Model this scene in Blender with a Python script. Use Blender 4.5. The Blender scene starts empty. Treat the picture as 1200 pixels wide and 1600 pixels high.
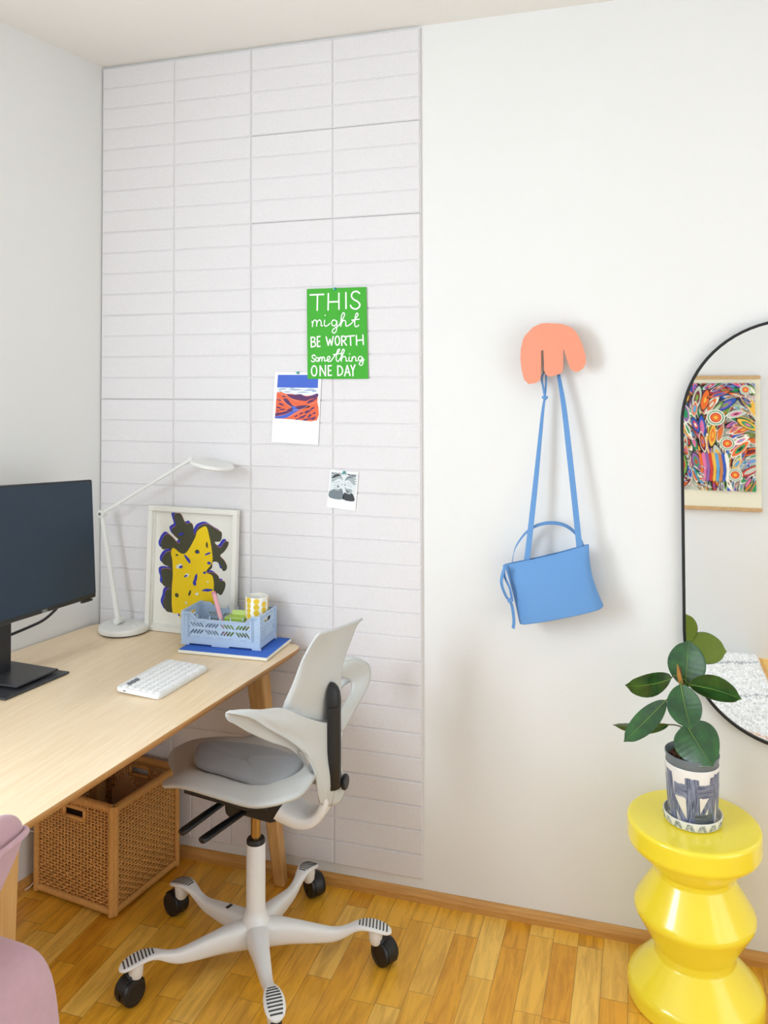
import bpy, bmesh, math, random
from mathutils import Vector, Matrix, noise as mnoise
PI = math.pi
SC = bpy.context.scene
COL = SC.collection
random.seed(7)

# ------------------------------------------------------------------ camera
YAW, PITCH, ROLL = .3003, .0245, -.0027
fw = Vector((-math.sin(YAW)*math.cos(PITCH), math.cos(YAW)*math.cos(PITCH), math.sin(PITCH)))
rt = Vector((math.cos(YAW), math.sin(YAW), 0)); up = rt.cross(fw)
r2 = rt*math.cos(ROLL)+up*math.sin(ROLL); u2 = -rt*math.sin(ROLL)+up*math.cos(ROLL)
camd = bpy.data.cameras.new('camera'); cam = bpy.data.objects.new('camera', camd); COL.objects.link(cam)
M3 = Matrix((r2, u2, -fw)).transposed()
cam.matrix_world = Matrix.Translation((1.8609, -2.5645, 1.6387)) @ M3.to_4x4()
camd.sensor_fit = 'VERTICAL'; camd.sensor_height = 36; camd.sensor_width = 27
camd.lens = 1295.57/1600*36; camd.shift_y = (560.9-800)/1600; camd.clip_start = .02
SC.camera = cam
SC.view_settings.view_transform = 'Standard'; SC.view_settings.look = 'None'
SC.view_settings.gamma = 1; SC.view_settings.use_curve_mapping = False
SC.view_settings.exposure = 0.21

# ------------------------------------------------------------------ light: window daylight and an added fill
W = bpy.data.worlds.new('daylight'); SC.world = W; W.use_nodes = True
W.node_tree.nodes['Background'].inputs[0].default_value = (.93, .96, 1, 1)
W.node_tree.nodes['Background'].inputs[1].default_value = 1.1
def area(name, loc, direction, sx, sy, power, color=(1, 1, 1), spread=180):
    l = bpy.data.lights.new(name, 'AREA'); l.shape = 'RECTANGLE'; l.size = sx; l.size_y = sy
    l.energy = power; l.color = color; l.spread = math.radians(spread)
    o = bpy.data.objects.new(name, l); COL.objects.link(o); o.location = loc
    o.rotation_euler = Vector(direction).to_track_quat('-Z', 'Y').to_euler(); return o
area('daylight_window_light', (-.50, -2.18, 1.55), (1, .22, -.42), 1.0, 1.5, 71, (.80, .90, 1))
area('right_fill_light', (3.66, -1.55, 1.35), (-1, 0.1, 0), 1.9, 2.1, 14, (.86, .93, 1))  # fill light added beyond the right wall, no known source there

# ------------------------------------------------------------------ materials
def s2l(c):
    return tuple(((v/255)/12.92 if v/255 <= .04045 else ((v/255+.055)/1.055)**2.4) for v in c)+(1,)
MATS = {}
def mat(name, rgb, rough=.5, var=0., scale=60., bump=0., bscale=300., metal=0., coat=0., sheen=0., trans=0., spec=.5, sub=0.):
    if name in MATS: return MATS[name]
    m = bpy.data.materials.new(name); m.use_nodes = True; nt = m.node_tree; b = nt.nodes['Principled BSDF']
    c = s2l(rgb); b.inputs['Base Color'].default_value = c
    b.inputs['Roughness'].default_value = rough; b.inputs['Metallic'].default_value = metal
    b.inputs['Coat Weight'].default_value = coat; b.inputs['Coat Roughness'].default_value = .08
    b.inputs['Sheen Weight'].default_value = sheen; b.inputs['Transmission Weight'].default_value = trans
    b.inputs['Specular IOR Level'].default_value = spec
    if sub: b.inputs['Subsurface Weight'].default_value = sub; b.inputs['Subsurface Scale'].default_value = .01
    tc = nt.nodes.new('ShaderNodeTexCoord')
    if var or True:
        n = nt.nodes.new('ShaderNodeTexNoise'); n.inputs['Scale'].default_value = scale; n.inputs['Detail'].default_value = 4
        nt.links.new(tc.outputs['Object'], n.inputs['Vector'])
        mx = nt.nodes.new('ShaderNodeMix'); mx.data_type = 'RGBA'
        v = max(var, .015)
        mx.inputs['A'].default_value = tuple(x*(1-v) for x in c[:3])+(1,); mx.inputs['B'].default_value = tuple(min(1, x*(1+v)) for x in c[:3])+(1,)
        nt.links.new(n.outputs['Fac'], mx.inputs['Factor']); nt.links.new(mx.outputs['Result'], b.inputs['Base Color'])
    if bump:
        n2 = nt.nodes.new('ShaderNodeTexNoise'); n2.inputs['Scale'].default_value = bscale; n2.inputs['Detail'].default_value = 3
        nt.links.new(tc.outputs['Object'], n2.inputs['Vector'])
        bp = nt.nodes.new('ShaderNodeBump'); bp.inputs['Strength'].default_value = bump; bp.inputs['Distance'].default_value = .002
        nt.links.new(n2.outputs['Fac'], bp.inputs['Height']); nt.links.new(bp.outputs['Normal'], b.inputs['Normal'])
    MATS[name] = m; return m

def ramp(nt, pts):
    r = nt.nodes.new('ShaderNodeValToRGB'); e = r.color_ramp.elements
    while len(e) < len(pts): e.new(.5)
    for i, (p, c) in enumerate(pts): e[i].position = p; e[i].color = s2l(c)
    return r

def wood(name, light, dark, stretch=(1, 18, 18), scale=3., rough=.45, coat=0., detail=6):
    m = bpy.data.materials.new(name); m.use_nodes = True; nt = m.node_tree; b = nt.nodes['Principled BSDF']
    tc = nt.nodes.new('ShaderNodeTexCoord'); mp = nt.nodes.new('ShaderNodeMapping'); mp.inputs['Scale'].default_value = stretch
    n = nt.nodes.new('ShaderNodeTexNoise'); n.inputs['Scale'].default_value = scale; n.inputs['Detail'].default_value = detail; n.inputs['Roughness'].default_value = .65
    nt.links.new(tc.outputs['Object'], mp.inputs['Vector']); nt.links.new(mp.outputs['Vector'], n.inputs['Vector'])
    r = ramp(nt, [(.32, dark), (.68, light)]); nt.links.new(n.outputs['Fac'], r.inputs['Fac']); nt.links.new(r.outputs['Color'], b.inputs['Base Color'])
    b.inputs['Roughness'].default_value = rough; b.inputs['Coat Weight'].default_value = coat; b.inputs['Coat Roughness'].default_value = .2
    bp = nt.nodes.new('ShaderNodeBump'); bp.inputs['Strength'].default_value = .08; bp.inputs['Distance'].default_value = .001
    nt.links.new(n.outputs['Fac'], bp.inputs['Height']); nt.links.new(bp.outputs['Normal'], b.inputs['Normal'])
    MATS[name] = m; return m

def parquet():
    m = bpy.data.materials.new('oak_parquet'); m.use_nodes = True; nt = m.node_tree; b = nt.nodes['Principled BSDF']
    L = nt.links.new
    def math_(op, a, bb=None, c=None):
        n = nt.nodes.new('ShaderNodeMath'); n.operation = op
        for i, v in enumerate((a, bb, c)):
            if v is None: continue
            if isinstance(v, (int, float)): n.inputs[i].default_value = v
            else: L(v, n.inputs[i])
        return n.outputs[0]
    tc = nt.nodes.new('ShaderNodeTexCoord'); sp = nt.nodes.new('ShaderNodeSeparateXYZ'); L(tc.outputs['Object'], sp.inputs[0])
    X, Y = sp.outputs[0], sp.outputs[1]
    w = .0705
    xs = math_('DIVIDE', math_('ADD', X, .021), w); ix = math_('FLOOR', xs); fx = math_('FRACT', xs)
    wn = nt.nodes.new('ShaderNodeTexWhiteNoise'); wn.noise_dimensions = '1D'; L(ix, wn.inputs['W'])
    ys = math_('ADD', math_('DIVIDE', Y, math_('MULTIPLY_ADD', wn.outputs['Value'], .10, .27)), math_('MULTIPLY', wn.outputs['Value'], 17.3))
    iy = math_('FLOOR', ys); fy = math_('FRACT', ys)
    cv = nt.nodes.new('ShaderNodeCombineXYZ'); L(ix, cv.inputs[0]); L(iy, cv.inputs[1])
    w2 = nt.nodes.new('ShaderNodeTexWhiteNoise'); w2.noise_dimensions = '3D'; L(cv.outputs[0], w2.inputs['Vector'])
    # grain
    gx = math_('ADD', math_('MULTIPLY', X, 26.), math_('MULTIPLY', w2.outputs['Value'], 91.)); gy = math_('MULTIPLY', Y, 3.2)
    cg = nt.nodes.new('ShaderNodeCombineXYZ'); L(gx, cg.inputs[0]); L(gy, cg.inputs[1]); L(math_('MULTIPLY', w2.outputs['Value'], 40.), cg.inputs[2])
    g = nt.nodes.new('ShaderNodeTexNoise'); g.inputs['Scale'].default_value = 1.6; g.inputs['Detail'].default_value = 7; g.inputs['Roughness'].default_value = .62
    g.inputs['Distortion'].default_value = .6
    L(cg.outputs[0], g.inputs['Vector'])
    base = ramp(nt, [(0., (230, 160, 38)), (.35, (242, 178, 50)), (.7, (246, 186, 64)), (1., (252, 204, 98))]); L(w2.outputs['Value'], base.inputs['Fac'])
    mx = nt.nodes.new('ShaderNodeMix'); mx.data_type = 'RGBA'; mx.blend_type = 'MULTIPLY'; mx.inputs['Factor'].default_value = .8
    gr = ramp(nt, [(.3, (200, 184, 160)), (.58, (255, 255, 255))]); L(g.outputs['Fac'], gr.inputs['Fac'])
    L(base.outputs['Color'], mx.inputs['A']); L(gr.outputs['Color'], mx.inputs['B'])
    ex = math_('MINIMUM', fx, math_('SUBTRACT', 1., fx)); ey = math_('MULTIPLY', math_('MINIMUM', fy, math_('SUBTRACT', 1., fy)), 4.4)
    gap = math_('LESS_THAN', math_('MINIMUM', ex, ey), .011)
    m2 = nt.nodes.new('ShaderNodeMix'); m2.data_type = 'RGBA'; L(math_('MULTIPLY', gap, .62), m2.inputs['Factor']); L(mx.outputs['Result'], m2.inputs['A']); m2.inputs['B'].default_value = s2l((90, 52, 18))
    L(m2.outputs['Result'], b.inputs['Base Color']); b.inputs['Roughness'].default_value = .33; b.inputs['Coat Weight'].default_value = .25; b.inputs['Coat Roughness'].default_value = .22
    bp = nt.nodes.new('ShaderNodeBump'); bp.inputs['Strength'].default_value = .25; bp.inputs['Distance'].default_value = .001
    L(math_('SUBTRACT', g.outputs['Fac'], gap), bp.inputs['Height']); L(bp.outputs['Normal'], b.inputs['Normal'])
    return m

def wall_paint(name, rgb):
    return mat(name, rgb, .88, .012, 2.5, .12, 160)

# ------------------------------------------------------------------ geometry
class Geo:
    def __init__(s): s.v = []; s.f = []; s.m = []
    def add(s, v, f, mi=0):
        o = len(s.v); s.v += [Vector(p) for p in v]; s.f += [tuple(i+o for i in q) for q in f]; s.m += [mi]*len(f); return s
    def box(s, c, d, ax=None, mi=0):
        ax = ax or ((1, 0, 0), (0, 1, 0), (0, 0, 1)); a = [Vector(x) for x in ax]; c = Vector(c); v = []
        for k in (-1, 1):
            for j in (-1, 1):
                for i in (-1, 1): v.append(c+a[0]*(i*d[0]/2)+a[1]*(j*d[1]/2)+a[2]*(k*d[2]/2))
        return s.add(v, [(0, 2, 3, 1), (4, 5, 7, 6), (0, 1, 5, 4), (2, 6, 7, 3), (0, 4, 6, 2), (1, 3, 7, 5)], mi)
    def brick(s, c, w, h, y0, y1, ch):      # chamfered tile facing -y
        x, z = c; v = []
        for yy_, i in ((y0, 0), (y1+ch*.8, 0), (y1, ch)):
            for a, b in ((-1, -1), (1, -1), (1, 1), (-1, 1)): v.append(Vector((x+a*(w/2-i), yy_, z+b*(h/2-i))))
        return s.add(v, [(8, 9, 10, 11)]+[(k*4+i, k*4+(i+1) % 4, k*4+4+(i+1) % 4, k*4+4+i) for k in (0, 1) for i in range(4)])
    def frustum(s, c0, d0, c1, d1, ax=None, mi=0):   # bottom rect c0,d0 -> top rect c1,d1 (x,y sizes)
        v = []
        for c, d in ((c0, d0), (c1, d1)):
            c = Vector(c)
            for j in (-1, 1):
                for i in (-1, 1): v.append(c+Vector((i*d[0]/2, j*d[1]/2, 0)))
        return s.add(v, [(0, 2, 3, 1), (4, 5, 7, 6), (0, 1, 5, 4), (2, 6, 7, 3), (0, 4, 6, 2), (1, 3, 7, 5)], mi)
    def lathe(s, prof, c, n=48, ax=None, mi=0):
        c = Vector(c); X, Y, Z = [Vector(a) for a in (ax or ((1, 0, 0), (0, 1, 0), (0, 0, 1)))]
        v = []; f = []
        for r, z in prof:
            for i in range(n):
                t = 2*PI*i/n; v.append(c+X*(r*math.cos(t))+Y*(r*math.sin(t))+Z*z)
        for k in range(len(prof)-1):
            for i in range(n):
                j = (i+1) % n; f.append((k*n+i, k*n+j, (k+1)*n+j, (k+1)*n+i))
        if prof[0][0] > 1e-6: f.append(tuple(range(n-1, -1, -1)))
        if prof[-1][0] > 1e-6: f.append(tuple((len(prof)-1)*n+i for i in range(n)))
        return s.add(v, f, mi)
    def tube(s, pts, r, n=10, mi=0, flat=None, smooth=0):
        pts = [Vector(p) for p in pts]
        if smooth: pts, r = cr(pts, smooth, r)
        rs = r if isinstance(r, (list, tuple)) else [r]*len(pts)
        v = []; f = []; prev = None
        for i, p in enumerate(pts):
            t = (pts[min(i+1, len(pts)-1)]-pts[max(i-1, 0)]).normalized()
            if prev is None:
                a = Vector((0, 0, 1)) if abs(t.z) < .9 else Vector((1, 0, 0))
                if flat: a = Vector(flat[0])
                x = (a-t*a.dot(t)).normalized()
            else: x = (prev-t*prev.dot(t)).normalized()
            if flat: a = Vector(flat[0]); x = (a-t*a.dot(t)).normalized()
            prev = x; y = t.cross(x)
            k1, k2 = (flat[1], flat[2]) if flat else (1, 1)
            for j in range(n):
                q = 2*PI*j/n; v.append(p+x*(rs[i]*k1*math.cos(q))+y*(rs[i]*k2*math.sin(q)))
        for i in range(len(pts)-1):
            for j in range(n):
                k = (j+1) % n; f.append((i*n+j, i*n+k, (i+1)*n+k, (i+1)*n+j))
        f.append(tuple(range(n-1, -1, -1))); f.append(tuple((len(pts)-1)*n+j for j in range(n)))
        return s.add(v, f, mi)
    def grid(s, rows, mi=0, closed=False):
        n = len(rows[0]); v = [p for r in rows for p in r]; f = []
        for i in range(len(rows)-1):
            for j in range(n if closed else n-1):
                k = (j+1) % n; f.append((i*n+j, i*n+k, (i+1)*n+k, (i+1)*n+j))
        return s.add(v, f, mi)
    def poly(s, pts, mi=0): return s.add(pts, [tuple(range(len(pts)))], mi)
    def prism(s, pts, vec, mi=0):
        vec = Vector(vec); pts = [Vector(p) for p in pts]; n = len(pts)
        f = [tuple(range(n-1, -1, -1)), tuple(range(n, 2*n))]+[(i, (i+1) % n, n+(i+1) % n, n+i) for i in range(n)]
        return s.add(pts+[p+vec for p in pts], f, mi)

def cr(pts, sub=6, r=None, closed=False):     # Catmull-Rom
    pts = [Vector(p) for p in pts]; out = []; ro = []; n = len(pts)
    rng = range(n if closed else n-1)
    for i in rng:
        if closed: a, b, c, d = pts[i-1], pts[i], pts[(i+1) % n], pts[(i+2) % n]
        else: a, b, c, d = pts[max(i-1, 0)], pts[i], pts[i+1], pts[min(i+2, n-1)]
        for k in range(sub):
            t = k/sub
            out.append(.5*((2*b)+(c-a)*t+(2*a-5*b+4*c-d)*t*t+(3*b-a-3*c+d)*t**3))
            if isinstance(r, (list, tuple)): ro.append(r[i]*(1-t)+r[(i+1) % n]*t)
    if not closed:
        out.append(pts[-1])
        if isinstance(r, (list, tuple)): ro.append(r[-1])
    if r is None: return out
    return out, (ro if isinstance(r, (list, tuple)) else r)

def plate(outline, holes, thick, bevel=0.):
    """flat plate with holes in its local xy, returned as (verts, faces)"""
    cu = bpy.data.curves.new('tmp', 'CURVE'); cu.dimensions = '2D'; cu.fill_mode = 'BOTH'
    cu.extrude = thick/2-bevel; cu.bevel_depth = bevel; cu.bevel_resolution = 1
    for ring in [outline]+holes:
        sp = cu.splines.new('POLY'); sp.points.add(len(ring)-1)
        for p, q in zip(sp.points, ring): p.co = (q[0], q[1], 0, 1)
        sp.use_cyclic_u = True
    o = bpy.data.objects.new('tmp', cu); me = bpy.data.meshes.new_from_object(o)
    v = [x.co.copy() for x in me.vertices]; f = [tuple(p.vertices) for p in me.polygons]
    bpy.data.objects.remove(o); bpy.data.curves.remove(cu); bpy.data.meshes.remove(me)
    return v, f
def text_geo(body, size):
    cu = bpy.data.curves.new('tmp', 'FONT'); cu.body = body; cu.size = size; cu.align_x = 'CENTER'; cu.align_y = 'CENTER'; cu.extrude = .0001
    o = bpy.data.objects.new('tmp', cu); me = bpy.data.meshes.new_from_object(o)
    v = [x.co.copy() for x in me.vertices]; f = [tuple(p.vertices) for p in me.polygons]
    bpy.data.objects.remove(o); bpy.data.meshes.remove(me)
    return v, f
def xf(v, o, X, Y, Z=None):
    o, X, Y = Vector(o), Vector(X), Vector(Y); Z = Vector(Z) if Z else X.cross(Y)
    return [o+X*p[0]+Y*p[1]+Z*p[2] for p in v]

ORIG = {}
def tag(o, label, cat=None, group=None):
    o['label'] = label
    if cat: o['category'] = cat
    if group: o['group'] = group
    return o
def thing(name, label, cat, loc=(0, 0, 0), group=None):
    o = bpy.data.objects.new(name, None); COL.objects.link(o); o.location = loc; o.empty_display_size = .05
    ORIG[o] = Vector(loc); return tag(o, label, cat, group)
def obj(name, g, mats, parent=None, loc=None, smooth=False, bevel=0, seg=2, subsurf=0, solid=0, label=None, auto=None):
    org = ORIG[parent] if parent else Vector(loc or (0, 0, 0))
    me = bpy.data.meshes.new(name)
    me.from_pydata([tuple(p-org) for p in g.v], [], g.f)
    if not isinstance(mats, (list, tuple)): mats = [mats]
    for m in mats: me.materials.append(m)
    for p, i in zip(me.polygons, g.m): p.material_index = i; p.use_smooth = smooth
    bm = bmesh.new(); bm.from_mesh(me); bmesh.ops.recalc_face_normals(bm, faces=bm.faces); bm.to_mesh(me); bm.free()
    if auto:
        me.set_sharp_from_angle(angle=math.radians(auto))
    o = bpy.data.objects.new(name, me); COL.objects.link(o)
    if parent: o.parent = parent
    else: o.location = org
    ORIG[o] = org
    if solid:
        md = o.modifiers.new('solid', 'SOLIDIFY'); md.thickness = solid; md.offset = 0
    if bevel:
        md = o.modifiers.new('bevel', 'BEVEL'); md.width = bevel; md.segments = seg; md.limit_method = 'ANGLE'; md.angle_limit = math.radians(40)
    if subsurf:
        md = o.modifiers.new('sub', 'SUBSURF'); md.levels = md.render_levels = subsurf
    if label: o['label'] = label
    return o
def struct(name, g, m, parent=None, **k):
    o = obj(name, g, m, parent, **k)
    if parent is None: o['kind'] = 'structure'
    return o

# ================================================================== setting
A = math.radians(9.3)
def lw(y): return -math.tan(A)*(-y)          # x of the left wall at y
WHITE = wall_paint('white_wall_paint', (233, 233, 231))
CEIL = wall_paint('ceiling_paint', (236, 233, 227))
H = 2.777; YB = -2.80; XR = 3.55
struct('floor', Geo().box(((XR-.6)/2, YB/2, -.02), (XR+1.4, -YB+.3, .04)), parquet())
struct('ceiling', Geo().box(((XR-.6)/2, YB/2, H+.03), (XR+1.4, -YB+.3, .06)), CEIL)
struct('wall_back', Geo().box((XR/2-.1, .06, H/2), (XR+.5, .12, H)), WHITE)
struct('wall_opposite', Geo().box((XR/2-.2, YB-.06, H/2), (XR+1.2, .12, H)), WHITE)
def lquad(g, y0, y1, z0, z1, t=.12):
    a = Vector((lw(y0), y0, 0)); b = Vector((lw(y1), y1, 0)); n = Vector((-math.cos(A), math.sin(A), 0))*t
    g.prism([a+Vector((0, 0, z0)), b+Vector((0, 0, z0)), b+Vector((0, 0, z1)), a+Vector((0, 0, z1))], n)
g = Geo(); WY0, WY1, WZ0, WZ1 = -1.68, -2.68, .82, 2.30
lquad(g, .0, WY0, 0, H); lquad(g, WY1, YB, 0, H); lquad(g, WY0, WY1, 0, WZ0); lquad(g, WY0, WY1, WZ1, H)
struct('wall_left', g, WHITE)
# right wall (outside the frame), with an opening added to let in fill light
g = Geo()
for y0, y1, z0, z1 in ((0, -.55, 0, H), (-2.55, YB, 0, H), (-.55, -2.55, 2.4, H), (-.55, -2.55, 0, .12)):
    g.box((XR+.06, (y0+y1)/2, (z0+z1)/2), (.12, abs(y1-y0), z1-z0))
struct('wall_right', g, WHITE)
FR = mat('window_frame_white', (240, 240, 238), .35)
def lpt(y, z, off=0): return Vector((lw(y), y, z))+Vector((-math.cos(A), math.sin(A), 0))*off
g = Geo(); ax = ((0, 0, 1), (math.sin(A), math.cos(A), 0), (math.cos(A), -math.sin(A), 0))
yc = (WY0+WY1)/2; zc = (WZ0+WZ1)/2; wl = (WY0-WY1)/math.cos(A)
for z in (WZ0+.03, WZ1-.03): g.box(lpt(yc, z, .05), (.06, wl, .06), ax)
for y in (WY0-.03, WY1+.03, yc): g.box(lpt(y, zc, .05), (WZ1-WZ0, .05, .06), ax)
struct('window_1', g, FR)
struct('window_sill', Geo().box(lpt(yc, WZ0-.012, -.04), (.024, wl+.1, .18), ax), FR)
g = Geo()
for y in (-.58, -1.55, -2.52): g.box((XR+.05, y, 1.26), (.06, .06, 2.28))
for z in (.15, 2.37): g.box((XR+.05, -1.55, z), (.06, 2.0, .06))
struct('fill_opening_frame', g, FR)  # bars of the unseen opening that was added for the fill
# skirting
OAKB = wood('oak_skirting', (214, 162, 90), (190, 134, 64), (2, 30, 30), 4, .45)
def skirt(name, a, b, n):
    a, b, n = Vector(a), Vector(b), Vector(n)
    g = Geo(); pr = [(0, 0), (.016, 0), (.016, .018), (.012, .028), (.004, .036), (0, .036)]
    g.grid([[p+n*u+Vector((0, 0, v)) for u, v in pr] for p in (a, b)], closed=True)
    struct(name, g, OAKB)
skirt('baseboard_back', (0, 0, 0), (XR, 0, 0), (0, -1, 0))
nl = (math.cos(A), -math.sin(A), 0)
skirt('baseboard_left', (0, 0, 0), (lw(YB), YB, 0), nl)

# ------------------------------------------------------------------ felt brick panels
def felt():
    m = mat('pale_felt', (228, 225, 226), .95, .08, 240, .35, 500, sheen=.25)
    return m
FELT = felt()
CW, RH, ZT = .2978, .075, 2.7696
words = ['topmost', 'second from the ceiling', 'third from the ceiling', 'fourth from the ceiling', 'fifth from the ceiling',
         'fourth above the skirting', 'third above the skirting', 'second above the skirting', 'lowest']
hints = {(1, 3): ', holding the top of the green print', (1, 5): ', behind the small black-and-white photo', (0, 5): ', behind the lamp arm',
         (0, 7): ', behind desk and basket', (1, 8): ', beside the chair wheels', (0, 8): ', with upright bricks under the desk', (0, 6): ', behind the framed print'}
for ci in range(2):
    for ri in range(9):
        x0 = .002+ci*2*CW; x1 = x0+2*CW-.0003; z1 = ZT-ri*4*RH; z0 = z1-4*RH+(.0016 if (ci, ri) in ((1, 0), (1, 1), (0, 3)) else .0002)
        g = Geo(); g.box(((x0+x1)/2, -.004, (z0+z1)/2), (x1-x0, .0078, z1-z0))
        def bricks(xa, xb, za, zb, nx, nz):
            for i in range(nx):
                for j in range(nz):
                    bw, bh = (xb-xa)/nx, (zb-za)/nz
                    g.brick((xa+bw*(i+.5), za+bh*(j+.5)), bw-.0056, bh-.0046, -.0072, -.0112, .0014)
        if (ci, ri) == (0, 8):
            bricks(x0, x0+CW, z0, z1, 1, 4); bricks(x0+CW, x1, z0, z1, 4, 1)
        else: bricks(x0, x1, z0, z1, 2, 4)
        o = obj('wall_panel', g, FELT, loc=((x0+x1)/2, 0, z0))
        tag(o, 'pale felt brick-pattern panel, %s of the %s column%s' % (words[ri], ('left', 'right')[ci], hints.get((ci, ri), '')), 'wall panel', 'felt brick-pattern wall panels')

# ================================================================== desk
ASH = wood('pale_ash_veneer', (246, 224, 190), (237, 209, 170), (30, 1.6, 30), 3.2, .38, .15)
ASHL = wood('ash_legs', (216, 172, 112), (196, 146, 84), (30, 30, 2), 3, .45)
ASHE = wood('ash_edge', (200, 152, 92), (176, 124, 66), (20, 2, 30), 4, .5)
ZD = .775
def rounded(pts, r, n=6):
    out = []; m = len(pts)
    for i in range(m):
        p = Vector(pts[i]).to_2d(); a = (Vector(pts[i-1]).to_2d()-p).normalized(); b = (Vector(pts[(i+1) % m]).to_2d()-p).normalized()
        ang = a.angle(b); d = min(r/math.tan(ang/2), .49*min((Vector(pts[i-1]).to_2d()-p).length, (Vector(pts[(i+1) % m]).to_2d()-p).length))
        p0 = p+a*d; p1 = p+b*d
        for k in range(n+1):
            t = k/n; out.append(p0*(1-t)**2+p*(2*t*(1-t))+p1*t*t)
    return out
dk = thing('desk', 'pale ash wooden desk with tapered legs and rounded corners', 'desk', (.35, -.7, 0))
ol = rounded([(.012, -.028), (.806, -.042), (.801, -.10), (.688, -1.42), (-.15, -1.40), (-.062, -.39)], .05)
ol = rounded([(.006, -.026), (.808, -.040), (.690, -1.42), (-.155, -1.40), (-.062, -.39)], .055)
g = Geo(); n = len(ol)
cen = Vector((.33, -.7))
def ring(z, inset): return [Vector((p.x+(cen.x-p.x)*inset, p.y+(cen.y-p.y)*inset*.6, z)) for p in ol]
rings = [ring(ZD-.024, .035), ring(ZD-.010, .004), ring(ZD-.004, 0), ring(ZD, .004)]
g.grid(rings, closed=True, mi=1); g.poly(rings[-1], 0); g.poly(rings[0][::-1], 1)
obj('tabletop', g, [ASH, ASHE], dk, bevel=.001)
def leg(tx, ty, bx, by):
    g = Geo(); g.frustum((bx, by, 0), (.036, .036), (tx, ty, ZD-.022), (.062, .058))
    obj('leg', g, ASHL, dk, bevel=.006, seg=3)
leg(.662, -.105, .728, -.052); leg(.07, -.10, .03, -.06); leg(.664, -1.235, .670, -1.25); leg(-.06, -1.28, -.10, -1.33)
g = Geo()
g.box((.36, -.12, ZD-.05), (.52, .02, .05)); g.box((.28, -1.25, ZD-.05), (.58, .02, .05))
g.box((.005, -.69, ZD-.05), (.02, 1.1, .05), ((math.cos(.08), -math.sin(.08), 0), (math.sin(.08), math.cos(.08), 0), (0, 0, 1)))
g.box((.60, -.67, ZD-.05), (.02, 1.06, .05), ((math.cos(.06), -math.sin(.06), 0), (math.sin(.06), math.cos(.06), 0), (0, 0, 1)))
obj('apron', g, ASHL, dk, bevel=.002)

# ================================================================== monitor
BLK = mat('black_plastic', (22, 23, 26), .42, .03, 200)
GRY = mat('dark_grey_metal', (72, 73, 77), .38, .03, 200, metal=.5)
SCR = mat('switched_off_screen', (34, 52, 70), .42, .02, 300, .04, 900, spec=.35)
a = Vector((.074, -.994, .081)).normalized(); u = Vector((-.103, .073, .992)); u = (u-a*u.dot(a)).normalized(); nrm = u.cross(a)
if nrm.x < 0: nrm = -nrm
BR = Vector((1.8609, -2.5645, 1.6387))
BR = Vector((.224, -.332, .959))
MW, MH = .61, .366
mo = thing('monitor', 'large black flat computer monitor with dark screen on grey stand', 'monitor', (.13, -.6, ZD))
def mp_(x, y, z): return BR+a*x+u*y+nrm*z
g = Geo(); g.box(mp_(MW/2, MH/2, -.012), (MW, MH, .022), (a, u, nrm)); g.box(mp_(MW/2, MH/2-.03, -.035), (MW*.62, MH*.62, .04), (a, u, nrm))
cs = obj('casing', g, BLK, mo, bevel=.004)
obj('screen', Geo().box(mp_(MW/2, MH/2+.004, .0005), (MW-.012, MH-.020, .0025), (a, u, nrm)), SCR, mo)
LG = mat('logo_silver', (190, 192, 196), .4)
v, f = text_geo('DELL', .012); obj('logo', Geo().add(xf(v, mp_(.262, .0058, .0012), -a, u), f), LG, cs)
g = Geo(); g.box(mp_(.045, -.004, -.006), (.05, .006, .01), (a, u, nrm)); obj('button_strip', g, BLK, cs)
# stand: plates and neck
e1 = Vector((.0, 1, 0)); 
g = Geo(); cor = [(.246, -.487), (.217, -.714), (.005, -.71), (.02, -.477)]
g.prism([(x, y, ZD+.001) for x, y in cor], (0, 0, .006)); obj('base_plate', g, GRY, mo, bevel=.002)
cor = [(.220, -.503), (.204, -.655), (.025, -.655), (.035, -.487)]
g = Geo(); g.prism([(x, y, ZD+.012) for x, y in cor], (0, 0, .006)); g.box((.11, -.58, ZD+.009), (.14, .1, .006)); obj('stand_foot', g, GRY, mo, bevel=.002)
g = Geo(); g.box((.075, -.585, ZD+.16), (.035, .075, .30)); obj('neck', g, mat('stand_black', (34, 36, 42), .4), mo, bevel=.006)
g = Geo(); g.tube([(.185, -.455, .965), (.17, -.462, .945), (.14, -.475, .918), (.10, -.50, .898), (.07, -.55, .885)], .0042, smooth=5)
obj('signal_cable', g, mat('black_rubber', (20, 20, 22), .55), mo, smooth=True)

# ================================================================== lamp
WPL = mat('white_lacquer', (236, 236, 232), .38, .01, 50)
lp = thing('desk_lamp', 'white desk lamp with round base and folded thin arm by the wall corner', 'lamp', (.155, -.083, ZD))
g = Geo(); g.lathe([(.0, .001), (.080, .001), (.080, .004)], (.155, -.083, ZD), 64); obj('foot_pad', g, BLK, lp, smooth=True, auto=30)
g = Geo(); g.lathe([(.078, .0042), (.084, .005), (.0855, .008), (.0855, .021), (.084, .0235), (.081, .024), (0, .024)], (.155, -.083, ZD), 64); bs = obj('base', g, WPL, lp, smooth=True, auto=35)
g = Geo(); g.lathe([(0, .024), (.011, .024), (.011, .027), (.0095, .028), (0, .028)], (.197, -.092, ZD), 24); obj('dial', g, WPL, bs, smooth=True, auto=35)
yl = -.085
def cyl_y(g, x, y, z, r, w, n=28, mi=0): g.lathe([(0, -w/2), (r*.9, -w/2), (r, -w/2+r*.1), (r, w/2-r*.1), (r*.9, w/2), (0, w/2)], (x, y, z), n, ((1, 0, 0), (0, 0, 1), (0, -1, 0)), mi)
g = Geo(); cyl_y(g, .135, yl, .811, .0115, .036); obj('hinge', g, WPL, lp, smooth=True, auto=35)
g = Geo(); 
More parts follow.
